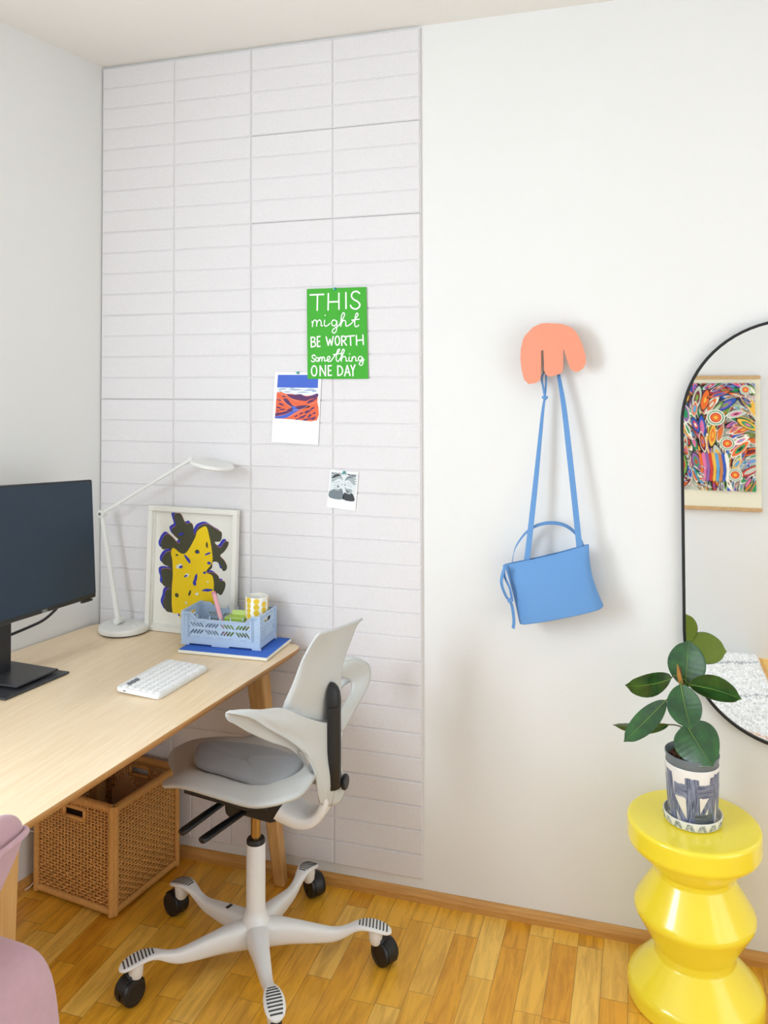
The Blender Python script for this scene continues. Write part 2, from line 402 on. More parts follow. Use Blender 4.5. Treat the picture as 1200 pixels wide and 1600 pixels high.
def bar(g, p, q, w, d, w2=None):
    p, q = Vector(p), Vector(q); t = (q-p).normalized(); y = Vector((0, 1, 0)); x = t.cross(y).normalized(); w2 = w2 or w
    v = []
    for c, ww in ((p, w), (q, w2)):
        for i, j in ((-1, -1), (1, -1), (1, 1), (-1, 1)): v.append(c+x*(i*ww/2)+y*(j*d/2))
    g.add(v, [(0, 1, 2, 3), (7, 6, 5, 4), (0, 4, 5, 1), (1, 5, 6, 2), (2, 6, 7, 3), (3, 7, 4, 0)])
bar(g, (.132, yl, .806), (.064, yl, 1.172), .017, .012, .013); obj('lower_arm', g, WPL, lp, bevel=.002)
g = Geo(); cyl_y(g, .064, yl, 1.174, .0125, .028); el = obj('elbow_joint', g, WPL, lp, smooth=True, auto=35)
g = Geo(); cyl_y(g, .064, yl, 1.174, .006, .031); obj('joint_cap', g, mat('grey_cap', (150, 150, 150), .3, metal=.8), el, smooth=True, auto=35)
g = Geo(); bar(g, (.066, yl, 1.176), (.414, yl, 1.372), .0095, .010); obj('upper_arm', g, WPL, lp, bevel=.0015)
d = (Vector((.568, yl, 1.341))-Vector((.416, yl, 1.368))).normalized(); c0 = Vector((.492, yl, 1.354)); nz = Vector((0, 1, 0)).cross(d)
if nz.z < 0: nz = -nz
tl = Vector((0, -.10, .995)); yy = Vector((0, 1, 0)); 
g = Geo(); g.lathe([(0, -.005), (.070, -.005), (.074, -.001), (.074, .004), (.070, .008), (0, .009)], c0, 56, (d, nz.cross(d), nz)); hd = obj('lamp_head', g, WPL, lp, smooth=True, auto=35)
g = Geo(); g.lathe([(0, -.0065), (.066, -.0065), (.068, -.005)], c0, 48, (d, nz.cross(d), nz)); obj('diffuser', g, mat('lamp_diffuser', (246, 246, 244), .5), hd, smooth=True, auto=35)
g = Geo(); cyl_y(g, .413, yl, 1.372, .007, .016); obj('neck_joint', g, WPL, lp, smooth=True, auto=35)
g = Geo(); g.tube([(.128, yl+.005, .803), (.112, yl+.02, .806), (.104, yl+.035, .797), (.10, yl+.06, .779)], .0018, smooth=5); obj('power_cable', g, WPL, lp, smooth=True)

# ================================================================== framed print
FW = mat('white_frame_wood', (236, 234, 226), .5, .02, 90)
f0 = Vector((.214, -.036, ZD+.001)); rl = math.radians(1.6)
FX = Vector((math.cos(rl), -.02, -math.sin(rl)*.2)).normalized(); FU = Vector((math.sin(rl)+.03, .045, 1)).normalized(); FU = (FU-FX*FU.dot(FX)).normalized(); FN = FX.cross(FU)
if FN.y > 0: FN = -FN
FWd, FHt = .346, .425
fr = thing('framed_print', 'white framed print of a yellow and blue branching shape leaning on the wall', 'picture', tuple(f0))
def fp(x, y, z=0): return f0+FX*x+FU*y+FN*z
g = Geo(); t = .017
for x, y, w_, h_ in ((FWd/2, t/2, FWd, t), (FWd/2, FHt-t/2, FWd, t), (t/2, FHt/2, t, FHt-2*t), (FWd-t/2, FHt/2, t, FHt-2*t)): g.box(fp(x, y, .008), (w_, h_, .022), (FX, FU, FN))
obj('frame', g, FW, fr, bevel=.0015)
g = Geo()
for x, y, w_, h_ in ((FWd/2, t+.002, FWd-2*t, .004), (FWd/2, FHt-t-.002, FWd-2*t, .004), (t+.002, FHt/2, .004, FHt-2*t), (FWd-t-.002, FHt/2, .004, FHt-2*t)): g.box(fp(x, y, .004), (w_, h_, .010), (FX, FU, FN))
obj('slip', g, FW, fr)
PAP = mat('print_paper', (240, 238, 230), .8)
pc = obj('print', Geo().box(fp(FWd/2, FHt/2, -.001), (FWd-2*t, FHt-2*t, .002), (FX, FU, FN)), PAP, fr)
def A2(px, py, z):   # drawing grid of the print: 105..685 wide, 133..965 tall
    u_ = (px-(105-(py-133)*.085))/580; v_ = 1-(py-133-(px-105)*.05)/832
    return fp(u_*FWd, v_*FHt, z)
OUT = [(245,335),(232,300),(240,285),(262,270),(255,235),(250,205),(265,190),(290,188),(305,203),(318,235),(335,258),(360,250),(375,270),(378,330),(395,300),(412,275),(440,260),(470,256),(500,272),(530,292),(556,308),(558,335),(545,368),(512,372),(518,390),(545,408),(575,370),(598,372),(590,402),(565,437),(540,462),(565,492),(580,530),(570,556),(550,558),(540,525),(515,502),(487,508),(482,545),(445,572),(490,573),(520,592),(530,622),(558,628),(563,655),(550,690),(530,718),(503,705),(500,770),(400,800),(272,885),(255,850),(180,845),(158,820),(148,785),(162,745),(172,705),(200,685),(178,684),(150,660),(153,625),(145,592),(150,565),(180,556),(215,562),(200,545),(168,530),(156,510),(165,478),(192,448),(218,440),(208,425),(165,430),(153,402),(160,378),(178,345),(205,326),(238,350),(270,388),(285,372)]
BODY = [(240,418),(290,455),(330,440),(385,350),(400,310),(425,285),(462,272),(478,330),(492,440),(488,510),(445,570),(482,590),(492,640),(488,700),(498,770),(400,798),(272,883),(256,850),(212,842),(214,700),(226,600),(228,500),(222,450)]
def blob2(cx, cy, rx, ry, rot=0, n=14, k=.25, seed=1):
    r = random.Random(seed); o = []
    for i in range(n):
        t_ = 2*PI*i/n; s_ = 1+k*(r.random()-.5); x, y = rx*s_*math.cos(t_), ry*s_*math.sin(t_)
        o.append((cx+x*math.cos(rot)-y*math.sin(rot), cy+x*math.sin(rot)+y*math.cos(rot)))
    return o
INKB = mat('blue_ink', (52, 58, 178), .7); INKD = mat('olive_black_ink', (72, 72, 52), .7); INKY = mat('yellow_ink', (250, 214, 10), .7); INKP = mat('pink_ink', (240, 150, 130), .7)
g = Geo()
def s2(pts, dx, dy, z, mi, sub=3): g.poly([A2(p.x+dx, p.y+dy, z) for p in cr([(x, y, 0) for x, y in pts], sub, closed=True)], mi)
s2(OUT, -13, -15, .0006, 0); s2([p for p in OUT], 2, -2, .0009, 3); s2(OUT, 2, 0, .0012, 1); s2(BODY, 0, 0, .0015, 2)
for i, (cx, cy, rx, ry, ro, mi) in enumerate([(395,440,15,14,0,1),(400,444,7,7,0,0),(330,490,9,34,-.6,0),(272,540,24,14,-.5,4),(284,543,14,9,-.5,0),(320,597,17,9,-.7,4),(312,602,12,6,-.6,0),(375,620,10,42,.3,0),(368,645,11,20,0,0),(450,688,36,9,-.1,0),(247,730,12,15,-.5,1),(333,712,7,20,.4,1),(380,717,12,9,-.7,4),(306,778,6,11,-.3,4),(262,465,9,6,0,1),(470,512,12,9,0,0),(465,450,22,6,-.4,0),(462,392,6,20,0,1),(437,575,9,9,0,0),(405,768,9,8,0,0),(455,634,7,5,0,4),(298,325,18,9,-.3,0)]):
    g.poly([A2(x, y, .0018+.0001*i) for x, y in blob2(cx, cy, rx, ry, ro, 12, .3, i)], mi)
obj('artwork', g, [INKB, INKD, INKY, INKP, PAP], pc)

# ================================================================== notebook, crate, mug, bits
NX = Vector((.999, .03, 0)).normalized(); NY = Vector((-.03, .999, 0)).normalized()
nb = thing('notebook', 'blue cloth notebook with cream pages lying under the pale blue crate', 'notebook', (.6, -.13, ZD))
nc = Vector((.604, -.131, ZD))
CRM = mat('cream_pages', (240, 236, 222), .8); BLU = mat('blue_cloth', (62, 112, 208), .85, .06, 700, .3, 900)
obj('pages', Geo().box(nc+Vector((0, 0, .006)), (.306, .200, .010), (NX, NY, (0, 0, 1))), CRM, nb, bevel=.003)
obj('cover', Geo().box(nc+Vector((0, 0, .0118)), (.300, .194, .0016), (NX, NY, (0, 0, 1))), BLU, nb, bevel=.0007)
ZN = ZD+.0128
CB = mat('powder_blue_plastic', (184, 206, 232), .45, .01, 60)
crt = thing('crate', 'pale blue plastic folding crate with slotted sides on the blue notebook', 'crate', (.577, -.11, ZN))
CX = Vector((.9995, .031, 0)).normalized(); CY = Vector((-.031, .9995, 0)).normalized(); UZ = Vector((0, 0, 1))
c0 = Vector((.440, -.187, ZN)); CL, CD, CH = .272, .130, .106
def cp(x, y, z): return c0+CX*x+CY*y+UZ*z
def slot(cx, cy, l, w, a_):
    o = []; 
    for k in range(10):
        t_ = PI/2+PI*(k%5)/4 if k >= 5 else -PI/2+PI*k/4
        s_ = 1 if k < 5 else -1
        x = s_*(l-w)/2+w/2*math.cos(t_); y = w/2*math.sin(t_)
        o.append((cx+x*math.cos(a_)-y*math.sin(a_), cy+x*math.sin(a_)+y*math.cos(a_)))
    return o
Ld = CL
lo = [(.004,.024),(Ld-.004,.024),(Ld-.004,.105),(Ld-.030,.105),(Ld-.050,.084),(.053,.084),(.033,.105),(.004,.105)]
hs = []
for gi, cxx in enumerate((.054, .107, .160, .213)):
    for row, cyy in enumerate((.067, .045)):
        sg = -1 if (gi+row) % 2 == 0 else 1
        for k in range(4): hs.append(slot(cxx+(k-1.5)*.0110, cyy, .019, .0056, sg*.80))
for x in (.030, .236):
    for y in (.082, .060, .036): hs.append([(x-.0015,y-.0015),(x+.0015,y-.0015),(x+.0015,y+.0015),(x-.0015,y+.0015)])
v, f = plate(lo, hs, .003)
for y in (.002, CD-.002):
    g = Geo().add(xf(v, cp(0, y, 0), CX, UZ), f)
    s_ = 1 if y < .05 else -1
    for (xa, za, xb, zb) in ((.004,.102,.033,.102),(.033,.102,.055,.084),(.055,.084,Ld-.052,.084),(Ld-.052,.084,Ld-.030,.102),(Ld-.030,.102,Ld-.004,.102)):
        p, q = cp(xa, y-.002*s_, za), cp(xb, y-.002*s_, zb); t_ = (q-p).normalized(); g.box((p+q)/2, ((q-p).length+.001, .006, .003), (t_, CY, t_.cross(CY)))
        p, q = cp(xa, y-.0015*s_, za-.009), cp(xb, y-.0015*s_, zb-.009); g.box((p+q)/2, ((q-p).length, .004, .0014), (t_, CY, t_.cross(CY)))
    for x in (.022, .027, Ld-.027, Ld-.022): g.box(cp(x, y-.002*s_, .062), (.0012, .004, .075), (CX, CY, UZ))
    for x in (.055, .10, .136, .172, .215): g.box(cp(x, y-.0025*s_, .091 if x in (.1,.136,.172) else .095), (.002, .005, .010), (CX, CY, UZ)); g.box(cp(x, y-.002*s_, .030), (.016, .004, .0014), (CX, CY, UZ))
    obj('long_side', g, CB, crt)
Sd = CD
so = [(.006,.024),(Sd-.006,.024),(Sd-.006,.107),(.006,.107)]
hs = [slot(Sd/2, .084, .052, .014, 0)]
for k in range(5): hs.append([(.021+k*.022+a_*.0025, .067+b_*.0025) for a_, b_ in ((-1,-1),(1,-1),(1,1),(-1,1))])
for k in range(6): hs.append([(.014+k*.0205+a_*.0025, .099+b_*.0018) for a_, b_ in ((-1,-1),(1,-1),(1,1),(-1,1))])
hs.append(slot(.022, .05, .018, .004, PI/2)); hs.append(slot(Sd-.022, .05, .018, .004, PI/2))
v, f = plate(so, hs, .003)
for x in (.002, CL-.002):
    g = Geo().add(xf(v, cp(x, 0, 0), CY, UZ), f)
    s_ = -1 if x < .05 else 1
    g.box(cp(x+.002*s_, CD/2, .106), (.006, CD-.012, .003), (CX, CY, UZ)); g.box(cp(x+.002*s_, CD/2, .030), (.004, CD-.02, .0014), (CX, CY, UZ))
    g.box(cp(x+.002*s_, CD/2, .048), (.003, .06, .026), (CX, CY, UZ))
    obj('short_side', g, CB, crt)
g = Geo(); g.box(cp(CL/2, CD/2, .006), (CL-.006, CD-.006, .003), (CX, CY, UZ))
for x, y, w_, d_ in ((CL/2, .001, CL, .004), (CL/2, CD-.001, CL, .004), (.001, CD/2, .004, CD), (CL-.001, CD/2, .004, CD)):
    g.box(cp(x, y, .0165), (w_, d_, .019), (CX, CY, UZ))
for x in (.012, CL/2, CL-.012): 
    for y in (.003, CD-.003): g.box(cp(x, y, .0045), (.06 if x == CL/2 else .03, .006, .007), (CX, CY, UZ))
obj('tray_base', g, CB, crt)
for x in (.004, CL-.004):
    for y in (.003, CD-.003):
        g = Geo(); g.box(cp(x, y, .066), (.011, .009, .083), (CX, CY, UZ)); 
        for z in (.045, .062, .079, .096): g.box(cp(x, y, z), (.013, .011, .003), (CX, CY, UZ))
        obj('corner_post', g, CB, crt)
ZC = ZN+.0078
MGW = mat('glazed_ceramic', (242, 240, 230), .25, .01, 40, coat=.4); MGY = mat('yellow_glaze', (244, 206, 56), .3)
mc = Vector((.662, -.098, ZC))
mg = thing('tumbler', 'white ceramic tumbler painted with yellow dots standing in the crate', 'cup', tuple(mc))
g = Geo(); R_, Hm = .0375, .142; g.lathe([(0, 0), (.034, 0), (R_, .004), (R_, Hm-.002), (R_-.001, Hm), (R_-.003, Hm), (R_-.004, Hm-.003), (R_-.004, .01), (0, .008)], mc, 56)
bd = obj('body', g, MGW, mg, smooth=True, auto=40)
g = Geo(); rr = random.Random(3)
for k in range(9):
    th = 2*PI*k/9+.25; z = .006
    while z < Hm-.016:
        r_ = rr.uniform(.0072, .0100); z += r_
        pts = []
        for i in range(12):
            t_ = 2*PI*i/12; aa = th+r_*math.cos(t_)/R_+rr.uniform(-.01, .01); pts.append(mc+Vector(((R_+.0003)*math.cos(aa), (R_+.0003)*math.sin(aa), z+r_*math.sin(t_))))
        ctr = mc+Vector(((R_+.0005)*math.cos(th), (R_+.0005)*math.sin(th), z)); o_ = len(g.v); g.add(pts+[ctr], [(i, (i+1) % 12, 12) for i in range(12)]); z += r_*.95
obj('dots', g, MGY, bd, smooth=True)
LIM = mat('lime_plastic', (178, 212, 92), .35, trans=.15)
gb = thing('sticky_note_box', 'lime green open box of notes inside the pale blue crate', 'box', tuple(cp(.15, .055, .01)))
g = Geo(); bx, bw, bd_ = .168, .066, .05
g.box(cp(bx, .055, .049), (bw, bd_, .078), (CX, CY, UZ)); obj('body', g, LIM, gb, bevel=.002)
g = Geo(); g.box(cp(bx+.004, .072, .094), (bw-.014, .01, .014), (CX, CY, UZ)); obj('notes', g, mat('pale_lime_paper', (206, 228, 140), .8), gb)
g = Geo(); p0 = cp(.150, .022, .012); p1 = cp(.082, .060, .156)
g.tube([cp(.150, .022, .012), p1], [.0072, .0068], 16)
o = thing('marker_pen', 'pink marker pen leaning in the pale blue crate', 'pen', tuple(p0)); obj('barrel', g, mat('pink_plastic', (240, 176, 186), .4), o, smooth=True, auto=40)
d_ = (p1-cp(.150, .022, .012)).normalized(); obj('end_cap', Geo().tube([p1-d_*.006, p1+d_*.002], .0071, 16), mat('rose_plastic', (222, 140, 158), .4), o, smooth=True, auto=40)

# ================================================================== keyboard
kb = thing('keyboard', 'slim white computer keyboard with rounded light keys on the desk', 'keyboard', (.54, -.45, ZD))
k0 = Vector((.462, -.568, ZD+.003)); KX = Vector((.085, 1, 0)).normalized(); KY = Vector((-1, .085, 0)).normalized()   # length along KX, depth toward monitor
KW = mat('keyboard_white', (236, 236, 234), .45); KK = mat('key_white', (244, 244, 243), .5)
ke0 = Vector((.612, -.590, ZD)); KL, KD = .245, .142
KX = Vector((.055, .998, 0)).normalized(); KY = Vector((-.998, .055, 0)).normalized()
def kp(x, y, z): return ke0+KX*x+KY*y+UZ*(z+.004+y*.045)
pts = rounded([(0, 0), (KL, 0), (KL, KD), (0, KD)], .014)
rows_ = [[kp(p.x+(KL/2-p.x)*i_, p.y+(KD/2-p.y)*i_, z) for p in pts] for z, i_ in ((-.003, .01), (0, 0), (.007, 0), (.009, .012))]
g = Geo().grid(rows_, closed=True); g.poly(rows_[-1]); g.poly(rows_[0][::-1]); obj('body', g, KW, kb, smooth=True, auto=40)
DK = mat('grey_key', (120, 124, 130), .5)
def key(cx, cy, w_, h_, mt=None, nm='key'):
    g = Geo(); pp = rounded([(cx-w_/2, cy-h_/2), (cx+w_/2, cy-h_/2), (cx+w_/2, cy+h_/2), (cx-w_/2, cy+h_/2)], min(h_, w_)*.42, 3)
    rr_ = [[kp(p.x, p.y, .0088) for p in pp], [kp(p.x, p.y, .0112) for p in pp], [kp(cx+(p.x-cx)*.9, cy+(p.y-cy)*.88, .012) for p in pp]]
    g.grid(rr_, closed=True); g.poly(rr_[-1]); obj(nm, g, mt or KK, kb, smooth=True, auto=35)
pitch = (KL-.014)/14
for r_ in range(6):
    yy_ = .014+r_*.0212; hh = .0172 if r_ < 5 else .0140
    if r_ == 0:
        x = .007
        for w_ in (1, 1, 1, 1, 5, 1, 1, 1, 1, 1): key(x+w_*pitch/2, yy_, w_*pitch-.0016, hh); x += w_*pitch
    elif r_ in (1, 2, 3):
        wl_, wr_ = ((2., 2.), (1.6, 1.4), (1.3, 1.7))[r_-1]; x = .007; nn = (10, 11, 11)[r_-1]
        for w_ in [wl_]+[1]*nn+[14-wl_-nn]: key(x+w_*pitch/2, yy_, w_*pitch-.0016, hh); x += w_*pitch
    else:
        for c_ in range(14): key(.007+(c_+.5)*pitch, yy_, pitch-.0016, hh, DK if (r_ == 5 and c_ in (1, 2, 3)) else None)
obj('power_switch', Geo().box(kp(-.0005, KD-.03, .003), (.001, .008, .002), (KX, KY, UZ)), BLK, kb)

# ================================================================== cards pinned to the felt
def strokes(g, lines, S, w, z, mi=0):
    """rounded pen strokes, nearly flat; S maps drawing coordinates to the card"""
    for ln in lines:
        pts = [(Vector((x, y, 0))) for x, y in ln]
        if len(pts) > 2: pts = cr(pts, 5)
        P3 = [S(p.x, p.y, z) for p in pts]; a = (P3[0]-P3[1]).normalized()*w/2; b = (P3[-1]-P3[-2]).normalized()*w/2
        ext = [P3[0]+a, P3[0]+a*.8, P3[0]+a*.4]+P3+[P3[-1]+b*.4, P3[-1]+b*.8, P3[-1]+b]
        rs = [w*.05, w*.3, w*.46]+[w/2]*len(P3)+[w*.46, w*.3, w*.05]
        g.tube(ext, rs, 8, mi, flat=((0, -1, 0), .07, 1))
def ell(cx, cy, rx, ry, a0=0, n=12): return [(cx+rx*math.cos(2*PI*i/n+a0), cy+ry*math.sin(2*PI*i/n+a0)) for i in range(n+1)]
TEAL = mat('teal_pin', (30, 160, 160), .25, coat=.5, trans=.2)
def pin(x, z, label, y=-.0135):
    t = thing('push_pin', label, 'push pin', (x, y, z), 'teal push pins')
    g = Geo(); g.lathe([(0, -.012), (.0006, -.010), (.0006, 0)], (x, y, z), 8, ((1, 0, 0), (0, 0, 1), (0, -1, 0))); obj('needle', g, mat('steel', (180, 180, 180), .25, metal=1), t)
    g = Geo(); g.lathe([(0, 0), (.0048, 0), (.0048, .0012), (.0022, .002), (.0022, .0065), (.0038, .0075), (.0036, .009), (0, .0094)], (x, y, z), 20, ((1, 0, 0), (0, 0, 1), (0, -1, 0))); obj('head', g, TEAL, t, smooth=True, auto=40)
def card(name, label, cat, tl, tr, bl, br, y, paper):
    """tl.. are (x,z) corners on the wall"""
    t = thing(name, label, cat, ((tl[0]+br[0])/2, y, br[1]))
    def Pp(u_, v_, z=0): # v down
        x = (tl[0]*(1-u_)+tr[0]*u_)*(1-v_)+(bl[0]*(1-u_)+br[0]*u_)*v_; zz = (tl[1]*(1-u_)+tr[1]*u_)*(1-v_)+(bl[1]*(1-u_)+br[1]*u_)*v_
        return Vector((x, y-z, zz))
    g = Geo(); g.prism([Pp(0, 0), Pp(1, 0), Pp(1, 1), Pp(0, 1)], (0, .0006, 0)); o = obj('paper', g, paper, t)
    return t, o, Pp
GRN = mat('green_card', (62, 170, 42), .7, .015, 20)
t, po, Pg = card('lettered_print', 'bright green print with white hand lettering pinned to the felt panels', 'print', (.804, 1.939), (1.012, 1.9385), (.8065, 1.6405), (1.018, 1.6405), -.0162, GRN)
def Sg(px, py, z): 
    u_ = (px-(330+(py-97)*.009))/380.; return Pg(u_, (py-(97-15*u_))/(564-(-11)*u_), z)
WI = mat('white_ink', (250, 250, 246), .7)
g = Geo()
caps = [[(352,134),(440,130)],[(400,134),(398,230)],[(470,125),(468,228)],[(537,122),(537,222)],[(470,178),(537,175)],[(582,118),(582,218)],
 [(668,122),(650,110),(626,117),(617,140),(630,160),(655,174),(669,193),(660,213),(640,221),(618,212),(610,198)]]
strokes(g, caps, Sg, .0052, .0004)
scr = [[(364,300),(368,318),(367,333)],[(367,325),(372,302),(384,291),(394,302),(394,330)],[(394,318),(402,298),(414,291),(423,304),(423,326),(432,326)],[(446,292),(443,318),(450,329),(464,325),(480,312)],[(448,262),(450,261)],
 [(520,297),(504,290),(491,303),(494,322),(508,327),(520,314),(524,296),(523,335),(516,365),(502,372),(494,360),(508,342),(536,325),(550,310)],
 [(540,318),(563,280),(573,255),(565,245),(554,262),(549,300),(548,330)],[(549,322),(558,300),(571,292),(580,303),(580,325),(592,327),(612,314)],[(612,314),(638,285),(657,258),(650,246),(641,262),(636,300),(637,325),(647,332),(661,322)],[(617,291),(664,284)],
 [(386,518),(376,510),(365,518),(369,530),(380,538),(379,550),(368,553),(360,546)],ell(397,538,9,12),[(410,550),(413,526)],[(413,536),(420,523),(427,532),(427,549)],[(427,538),(435,522),(444,530),(444,547),(452,547)],[(452,547),(468,540),(479,528),(474,518),(464,524),(461,540),(470,551),(486,546)],
 [(486,546),(508,515),(536,486),(540,474),(530,476),(521,500),(518,536),(526,550),(534,546)],[(500,507),(552,499)],[(534,546),(556,512),(569,482),(562,473),(554,490),(550,520),(549,550)],[(550,538),(560,522),(572,519),(580,530),(580,546),(590,546)],[(600,522),(598,540),(604,549),(612,545)],[(602,503),(603,502)],
 [(616,548),(618,522)],[(618,534),(628,519),(640,526),(641,544),(650,544)],[(681,524),(668,517),(657,527),(660,543),(672,542),(682,526),(685,552),(679,570),(666,572),(662,560),(677,547),(692,538)]]
strokes(g, scr, Sg, .0036, .0005)
mid = [[(358,400),(360,461)],[(358,401),(376,400),(383,412),(375,426),(360,430)],[(360,430),(380,430),(387,442),(383,455),(360,461)],[(398,396),(400,459)],[(398,397),(416,394)],[(400,426),(413,425)],[(400,458),(416,456)],
 [(455,398),(468,449)],[(468,449),(479,412)],[(479,412),(489,448)],[(489,448),(500,394)],ell(526,420,14,28),[(553,392),(554,450)],[(553,392),(572,393),(580,405),(572,418),(554,422)],[(564,422),(583,448)],[(584,393),(632,388)],[(608,391),(610,448)],[(645,387),(647,446)],[(686,384),(688,443)],[(646,418),(687,414)],
 ell(378,610,17,31),[(416,641),(416,579)],[(416,579),(450,640)],[(450,640),(450,576)],[(467,577),(468,638)],[(467,578),(487,576)],[(468,608),(484,607)],[(468,638),(488,636)],[(527,578),(528,638)],[(527,578),(546,582),(558,605),(550,630),(528,638)],[(570,640),(587,575)],[(587,575),(604,637)],[(576,618),(600,617)],[(610,574),(622,604)],[(635,571),(622,604)],[(622,604),(622,639)]]
strokes(g, mid, Sg, .0046, .0006)
obj('lettering', g, WI, po)
pin(.904, 1.936, 'teal push pin at the top of the green lettered print', -.0163)
PHP = mat('photo_paper', (246, 246, 244), .6)
t, po, Pl = card('landscape_card', 'white-bordered card of orange hills under a blue sky pinned below the green print', 'print', (.6885, 1.6635), (.856, 1.6615), (.675, 1.4295), (.8435, 1.4235), -.0145, PHP)
def Sl(px, py, z):
    v_ = (py-620)/450.; u_ = (px-(120-17*v_))/296.; return Pl(u_, v_-(.04*u_), z)
B1 = mat('sky_print', (70, 104, 204), .7); W1 = mat('cloud_print', (232, 238, 244), .7); S1 = mat('grey_blue_print', (140, 164, 196), .7); O1 = mat('orange_print', (232, 104, 66), .7); P1 = mat('plum_print', (92, 50, 100), .7); O2 = mat('pale_orange_print', (248, 200, 176), .7)
g = Geo()
def lp_(pts, z, mi, sub=3): g.poly([Sl(p.x, p.y, z) for p in (cr([(x, y, 0) for x, y in pts], sub, closed=True) if sub else [Vector((x, y, 0)) for x, y in pts])], mi)
lp_([(139,638),(395,652),(389,936),(125,918)], .0002, 1, 0)
lp_([(139,638),(395,652),(393,733),(135,719)], .0003, 0, 0)
for i, (x, y, w_, h_) in enumerate([(170,730,60,4),(250,738,90,4),(340,744,90,4),(200,750,50,3),(300,756,80,3),(370,752,34,4),(230,728,40,3),(155,742,26,3),(350,735,50,2)]):
    lp_([(x-w_/2, y), (x, y-h_), (x+w_/2, y+2), (x, y+h_)], .0004+.00002*i, 2)
lp_([(134,752),(160,748),(190,762),(230,764),(280,776),(330,780),(392,775),(390,936),(125,918)], .0006, 3, 0)
lp_([(200,766),(240,770),(285,768),(320,784),(350,780),(392,768),(391,790),(350,800),(320,812),(290,808),(250,800),(215,785)], .0007, 4)
lp_([(134,778),(165,790),(200,822),(235,848),(236,858),(200,870),(165,880),(130,885),(129,850)], .0008, 3)
lp_([(175,795),(200,795),(215,812),(245,846),(280,840),(330,840),(345,850),(300,862),(250,870),(225,880),(200,865),(228,852),(200,828)], .0009, 4)
lp_([(230,846),(250,842),(262,858),(280,868),(255,880),(225,900),(195,916),(150,918),(126,916),(126,906),(165,900),(205,888),(238,868)], .0010, 0)
lp_([(130,884),(165,880),(200,872),(232,868),(205,886),(165,896),(128,902)], .0011, 4)
lp_([(200,918),(240,890),(290,866),(345,842),(390,822),(389,934),(260,928)], .0009, 3)
for i, (x, y, w_, h_, ro) in enumerate([(150,800,24,5,.3),(165,830,36,6,.5),(150,850,30,6,.2),(175,862,40,5,-.1),(140,870,20,4,0),(290,890,36,6,-.4),(330,880,44,7,-.4),(360,860,40,6,-.5),(300,912,50,7,-.4),(345,905,36,8,-.5),(372,890,22,6,-.4),(330,928,60,5,-.2),(368,922,26,8,-.4),(350,815,44,7,-.4),(378,800,24,5,-.3),(260,905,20,5,-.5),(270,925,24,4,-.3),(310,850,30,4,-.2),(180,778,26,4,.3)]):
    lp_(blob2(x, y, w_/2, h_, ro, 9, .7, i+40), .0012+.00002*i, 4)
for i, ln in enumerate([[(134,790),(165,800),(200,828),(234,850)],[(238,868),(290,864),(345,838),(391,818)],[(205,912),(250,892),(300,872)],[(150,760),(200,776),(240,800),(270,812)]]): strokes(g, [ln], Sl, .0008, .0016, 5)
obj('picture', g, [B1, W1, S1, O1, P1, O2], po)
pin(.7715, 1.661, 'teal push pin at the top of the orange landscape card', -.0146)
t, po, Pb = card('instant_photo', 'small black-and-white instant photo of two people making hand hearts, pinned lowest on the panels', 'photograph', (.886, 1.343), (.984, 1.337), (.8735, 1.221), (.9725, 1.213), -.0142, PHP)
def Sb(px, py, z):
    v_ = (py-1245)/250.; u_ = (px-(476-18*v_))/182.; return Pb(u_, v_-.045*u_, z)
K1 = mat('print_mid_grey', (168, 178, 182), .7); K2 = mat('print_dark', (58, 64, 68), .7); K3 = mat('print_grey', (118, 130, 136), .7); K4 = mat('print_light', (222, 228, 230), .7)
g = Geo()
def bp_(pts, z, mi, sub=3): g.poly([Sb(p.x, p.y, z) for p in (cr([(x, y, 0) for x, y in pts], sub, closed=True) if sub else [Vector((x, y, 0)) for x, y in pts])], mi)
bp_([(482,1255),(655,1268),(630,1447),(470,1428)], .0002, 3, 0)
for i in range(16):
    a_ = -2.9+i*.205; x0, y0 = 566+62*math.cos(a_), 1318+48*math.sin(a_); x1, y1 = 566+115*math.cos(a_), 1318+85*math.sin(a_)
    x1 = min(max(x1, 486), 640); y1 = max(y1, 1262+(x1-482)*.08); strokes(g, [[(x0, y0), (x1, y1)]], Sb, .0022, .0003, 1)
bp_([(474,1430),(474,1385),(492,1362),(545,1362),(560,1395),(558,1438)], .0004, 2)
bp_([(562,1438),(568,1392),(590,1400),(612,1392),(628,1412),(630,1446)], .0004, 1)
bp_([(488,1305),(502,1284),(528,1276),(550,1288),(558,1320),(550,1362),(528,1382),(500,1372),(488,1345)], .0005, 0)
bp_([(570,1318),(582,1292),(604,1284),(624,1296),(632,1322),(626,1368),(604,1402),(582,1392),(570,1358)], .0005, 0)
bp_([(486,1300),(500,1282),(528,1272),(550,1286),(532,1284),(505,1296)], .0006, 1); bp_([(572,1312),(584,1290),(606,1282),(626,1296),(604,1294),(586,1302)], .0006, 2)
bp_([(474,1385),(478,1340),(500,1322),(530,1302),(552,1308),(560,1326),(548,1340),(556,1352),(540,1368),(505,1370)], .0007, 3)
bp_([(634,1392),(632,1350),(615,1330),(596,1310),(578,1312),(568,1326),(580,1342),(570,1354),(588,1366),(612,1368)], .0007, 3)
for (x0, y0, x1, y1) in ((500,1334,540,1318),(496,1350,538,1340),(502,1362,536,1356),(586,1324,614,1340),(584,1340,616,1354)): strokes(g, [[(x0, y0), (x1, y1)]], Sb, .0009, .0009, 2)
bp_([(522,1350),(532,1348),(536,1358),(526,1362)], .0010, 2); bp_([(578,1376),(592,1374),(604,1376),(596,1388),(584,1388)], .0008, 1); bp_([(581,1378),(601,1378),(596,1382)], .0009, 3)
obj('picture', g, [K1, K2, K3, K4], po)
pin(.9345, 1.336, 'teal push pin at the top of the small black-and-white photo', -.0143)

